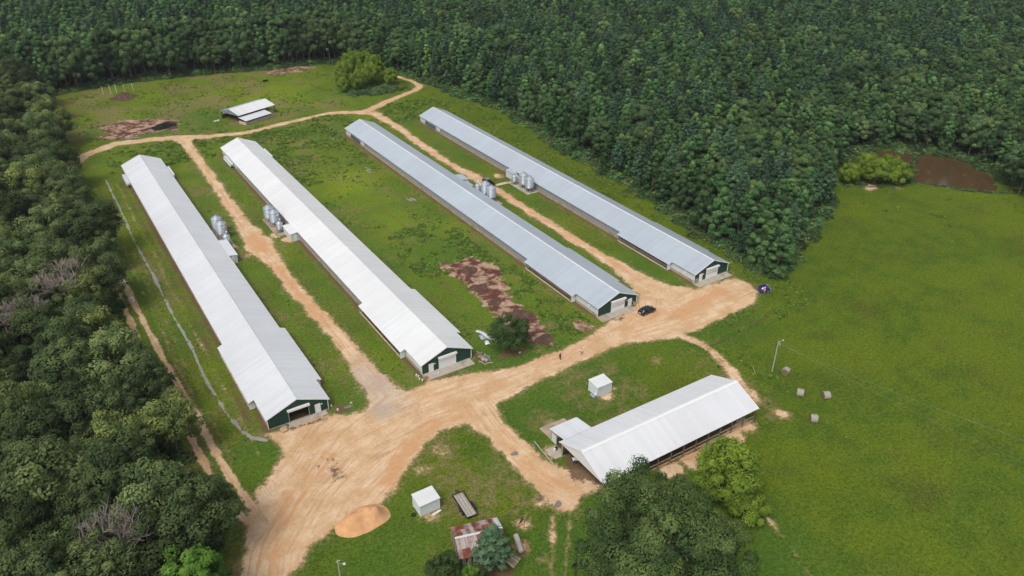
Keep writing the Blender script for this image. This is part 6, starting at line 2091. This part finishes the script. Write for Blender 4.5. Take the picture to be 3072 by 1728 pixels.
rgw = np.random.default_rng(77)
weed_me = [np_mesh('weed_tuft', *tuft('weed', rgw), M['leaf_weed']) for _ in range(4)]
bush_me = [np_mesh('bush', *tuft('bush', rgw), M[m_]) for m_ in ('leaf_oak', 'leaf_hard', 'leaf_gum', 'leaf_cedar')]
dry_me = [np_mesh('dry_tuft', *tuft('dry', rgw), M['leaf_dry']) for _ in range(2)]
dirt_g = dirt.reshape(NYg, NXg); mud_g = mud.reshape(NYg, NXg); stain_g = stain.reshape(NYg, NXg); lush_g = lush.reshape(NYg, NXg)
fsd_g = np.minimum(forest_sd, left_sd).reshape(NYg, NXg); rsd_g = road_sd.reshape(NYg, NXg)


def look(g, x, y):
    i = np.clip(np.searchsorted(xs, x) - 1, 0, NXg - 2); j = np.clip(np.searchsorted(ys, y) - 1, 0, NYg - 2)
    return g[j, i]


wx, wy, ws, wk = [], [], [], []


def weeds(n, x0, x1, y0, y1, smin, smax, clump, thr, seed, dryf=.06):
    rg = np.random.default_rng(seed)
    x = rg.uniform(x0, x1, n); y = rg.uniform(y0, y1, n)
    k = (rg.uniform(0, 1, n) < smooth(thr - .14, thr + .22, fbm(x / clump, y / clump, seed))) & (look(dirt_g, x, y) < .3) & (look(mud_g, x, y) < .35) & (look(fsd_g, x, y) > 1) & in_view(x, y, np.zeros_like(x), 80, 60)
    for hx, hy, hl in HOUSES:
        k &= ~((np.abs(x - hx) < 8.0) & (y > hy - 2.5) & (y < hy + hl + .5))
    k &= ~((x > 63) & (x < 104) & (y > 69.5) & (y < 92)) & ~((x > 35) & (x < 48) & (y > 66) & (y < 88)) & ~((np.hypot(x - 76, y - 308) < 11))
    x, y = x[k], y[k]
    wx.extend(x); wy.extend(y); ws.extend(rg.uniform(smin, smax, len(x)))
    wk.extend(np.where(rg.uniform(0, 1, len(x)) < dryf, 4 + rg.integers(0, 2, len(x)), rg.integers(0, 4, len(x))))


weeds(5200, 69, 98, 112, 285, .3, .9, 7, .54, 201)
weeds(3000, 69, 98, 228, 286, .5, 1.3, 6, .48, 221)         # between the second and third houses
weeds(2600, 74, 95, 150, 185, .6, 1.3, 5, .50, 202)
weeds(1500, 84, 98, 110, 150, .5, 1.2, 4, .50, 203)
weeds(9000, 16, 152, 300, 378, .3, 1.1, 7, .50, 204, .35)     # far field
weeds(4200, 20, 150, 270, 296, .7, 1.7, 5, .50, 205)          # behind the houses
weeds(3600, 144, 160, 112, 300, .4, 1.2, 5, .50, 206)         # forest edge strip
weeds(900, 36, 54, 120, 285, .3, .7, 5, .56, 207)
weeds(900, 112, 128, 122, 280, .3, .7, 5, .56, 208)
weeds(1200, 8, 21, 98, 285, .3, .7, 5, .54, 209)
weeds(700, 108, 122, 74, 101, .3, .8, 5, .54, 210, .2)      # rough strip by the light pole
weeds(1100, 118, 152, 94, 112, .4, 1.0, 4, .48, 211, .2)
weeds(700, 110, 260, 30, 140, .2, .4, 10, .58, 212, .1)     # pasture
weeds(700, 205, 262, 95, 140, .6, 1.5, 6, .58, 213)
weeds(700, 30, 64, 58, 100, .2, .4, 6, .58, 214, .1)
weeds(400, 62, 112, 86, 102, .2, .4, 6, .58, 215, .1)
P = np.array([(a, b, gz(a, b)) for a, b in zip(wx, wy)])
n = len(P)
rgs = np.random.default_rng(5)
sc_ = np.stack([np.array(ws) * rgs.uniform(.9, 1.5, n), np.array(ws) * rgs.uniform(.9, 1.5, n), np.array(ws)], -1)
scatter('weeds', weed_me + dry_me, P, np.stack([np.zeros(n), np.zeros(n), rgs.uniform(0, 6.28, n)], -1), sc_, wk)

# undergrowth along the forest edges, the pond bank and the willow clump
ux, uy, us = [], [], []


def along(poly, closed, step, off, smin, smax, seed, spread=1.5, sel=None):
    rg = np.random.default_rng(seed)
    m = len(poly)
    for i in range(m if closed else m - 1):
        p, q = poly[i], poly[(i + 1) % m]
        L = math.dist(p, q)
        if L > 200: continue
        nx_, ny_ = -(q[1] - p[1]) / L, (q[0] - p[0]) / L
        for k in range(max(1, int(L / step))):
            t = rg.uniform(0, 1); o = off + rg.normal(0, spread)
            x, y = p[0] + (q[0] - p[0]) * t + nx_ * o, p[1] + (q[1] - p[1]) * t + ny_ * o
            if sel and not sel(x, y): continue
            ux.append(x); uy.append(y); us.append(rg.uniform(smin, smax))


along(FOREST[:32], False, .55, 0.5, .9, 2.6, 301)
along(FOREST[:32], False, .45, 3.5, 1.5, 3.6, 302, 2.0)
along(LEFT_WOOD[2:-1], False, .7, 0.6, .8, 2.2, 303, 1.0, lambda x, y: x < 8.8)
along([(243.5, 123.0), (247.0, 115.0), (252.0, 110.0), (257.5, 106.0)], False, .16, 0.0, .5, 1.1, 304, .7)
along([(121, 316), (128, 314.5), (136, 315), (144, 317)], False, .22, 1.5, .8, 2.0, 305, 2.2)
along([(128, 310.5), (137, 311), (147, 314.5)], False, .4, .5, .6, 1.5, 306, 1.2)
along([(218, 138), (226, 132.5), (234, 129.5), (240, 127)], False, .5, .8, .6, 1.4, 307, 1.0)
along([(33, 67.5), (38, 64.5), (44, 63.0)], False, .35, 0.0, .5, 1.3, 308, 1.3)
along([(53, 60), (60, 63.5), (68, 60.5)], False, 1.2, 0.0, .5, 1.1, 309, 1.3)
ux, uy, us = np.array(ux), np.array(uy), np.array(us)
k = in_view(ux, uy, us, 120, 80) & (look(dirt_g, ux, uy) < .45)
ux, uy, us = ux[k], uy[k], us[k]
n = len(ux)
scatter('undergrowth', bush_me, np.array([(a, b, gz(a, b) - .1) for a, b in zip(ux, uy)]), np.stack([np.zeros(n), np.zeros(n), rgs.uniform(0, 6.28, n)], -1),
        np.stack([us * rgs.uniform(.9, 1.3, n), us * rgs.uniform(.9, 1.3, n), us * rgs.uniform(.7, 1.1, n)], -1), rgs.integers(0, 4, n))

# ------------------------------------------------------------------ damp air
hz_m = bpy.data.materials.new('haze')
hz_m.use_nodes = True
for nd_ in list(hz_m.node_tree.nodes): hz_m.node_tree.nodes.remove(nd_)
hnt = NT(hz_m)
pv = hnt.n('ShaderNodeVolumePrincipled', {'Color': (0.82, 0.88, 0.95), 'Density': 0.0001, 'Anisotropy': 0.2})
hnt.n('ShaderNodeOutputMaterial', {'Volume': pv.outputs[0]})
tag(MB().box(-5000, -5000, -2.0, 5200, 5200, 112.0).build('haze', hz_m), kind='stuff')
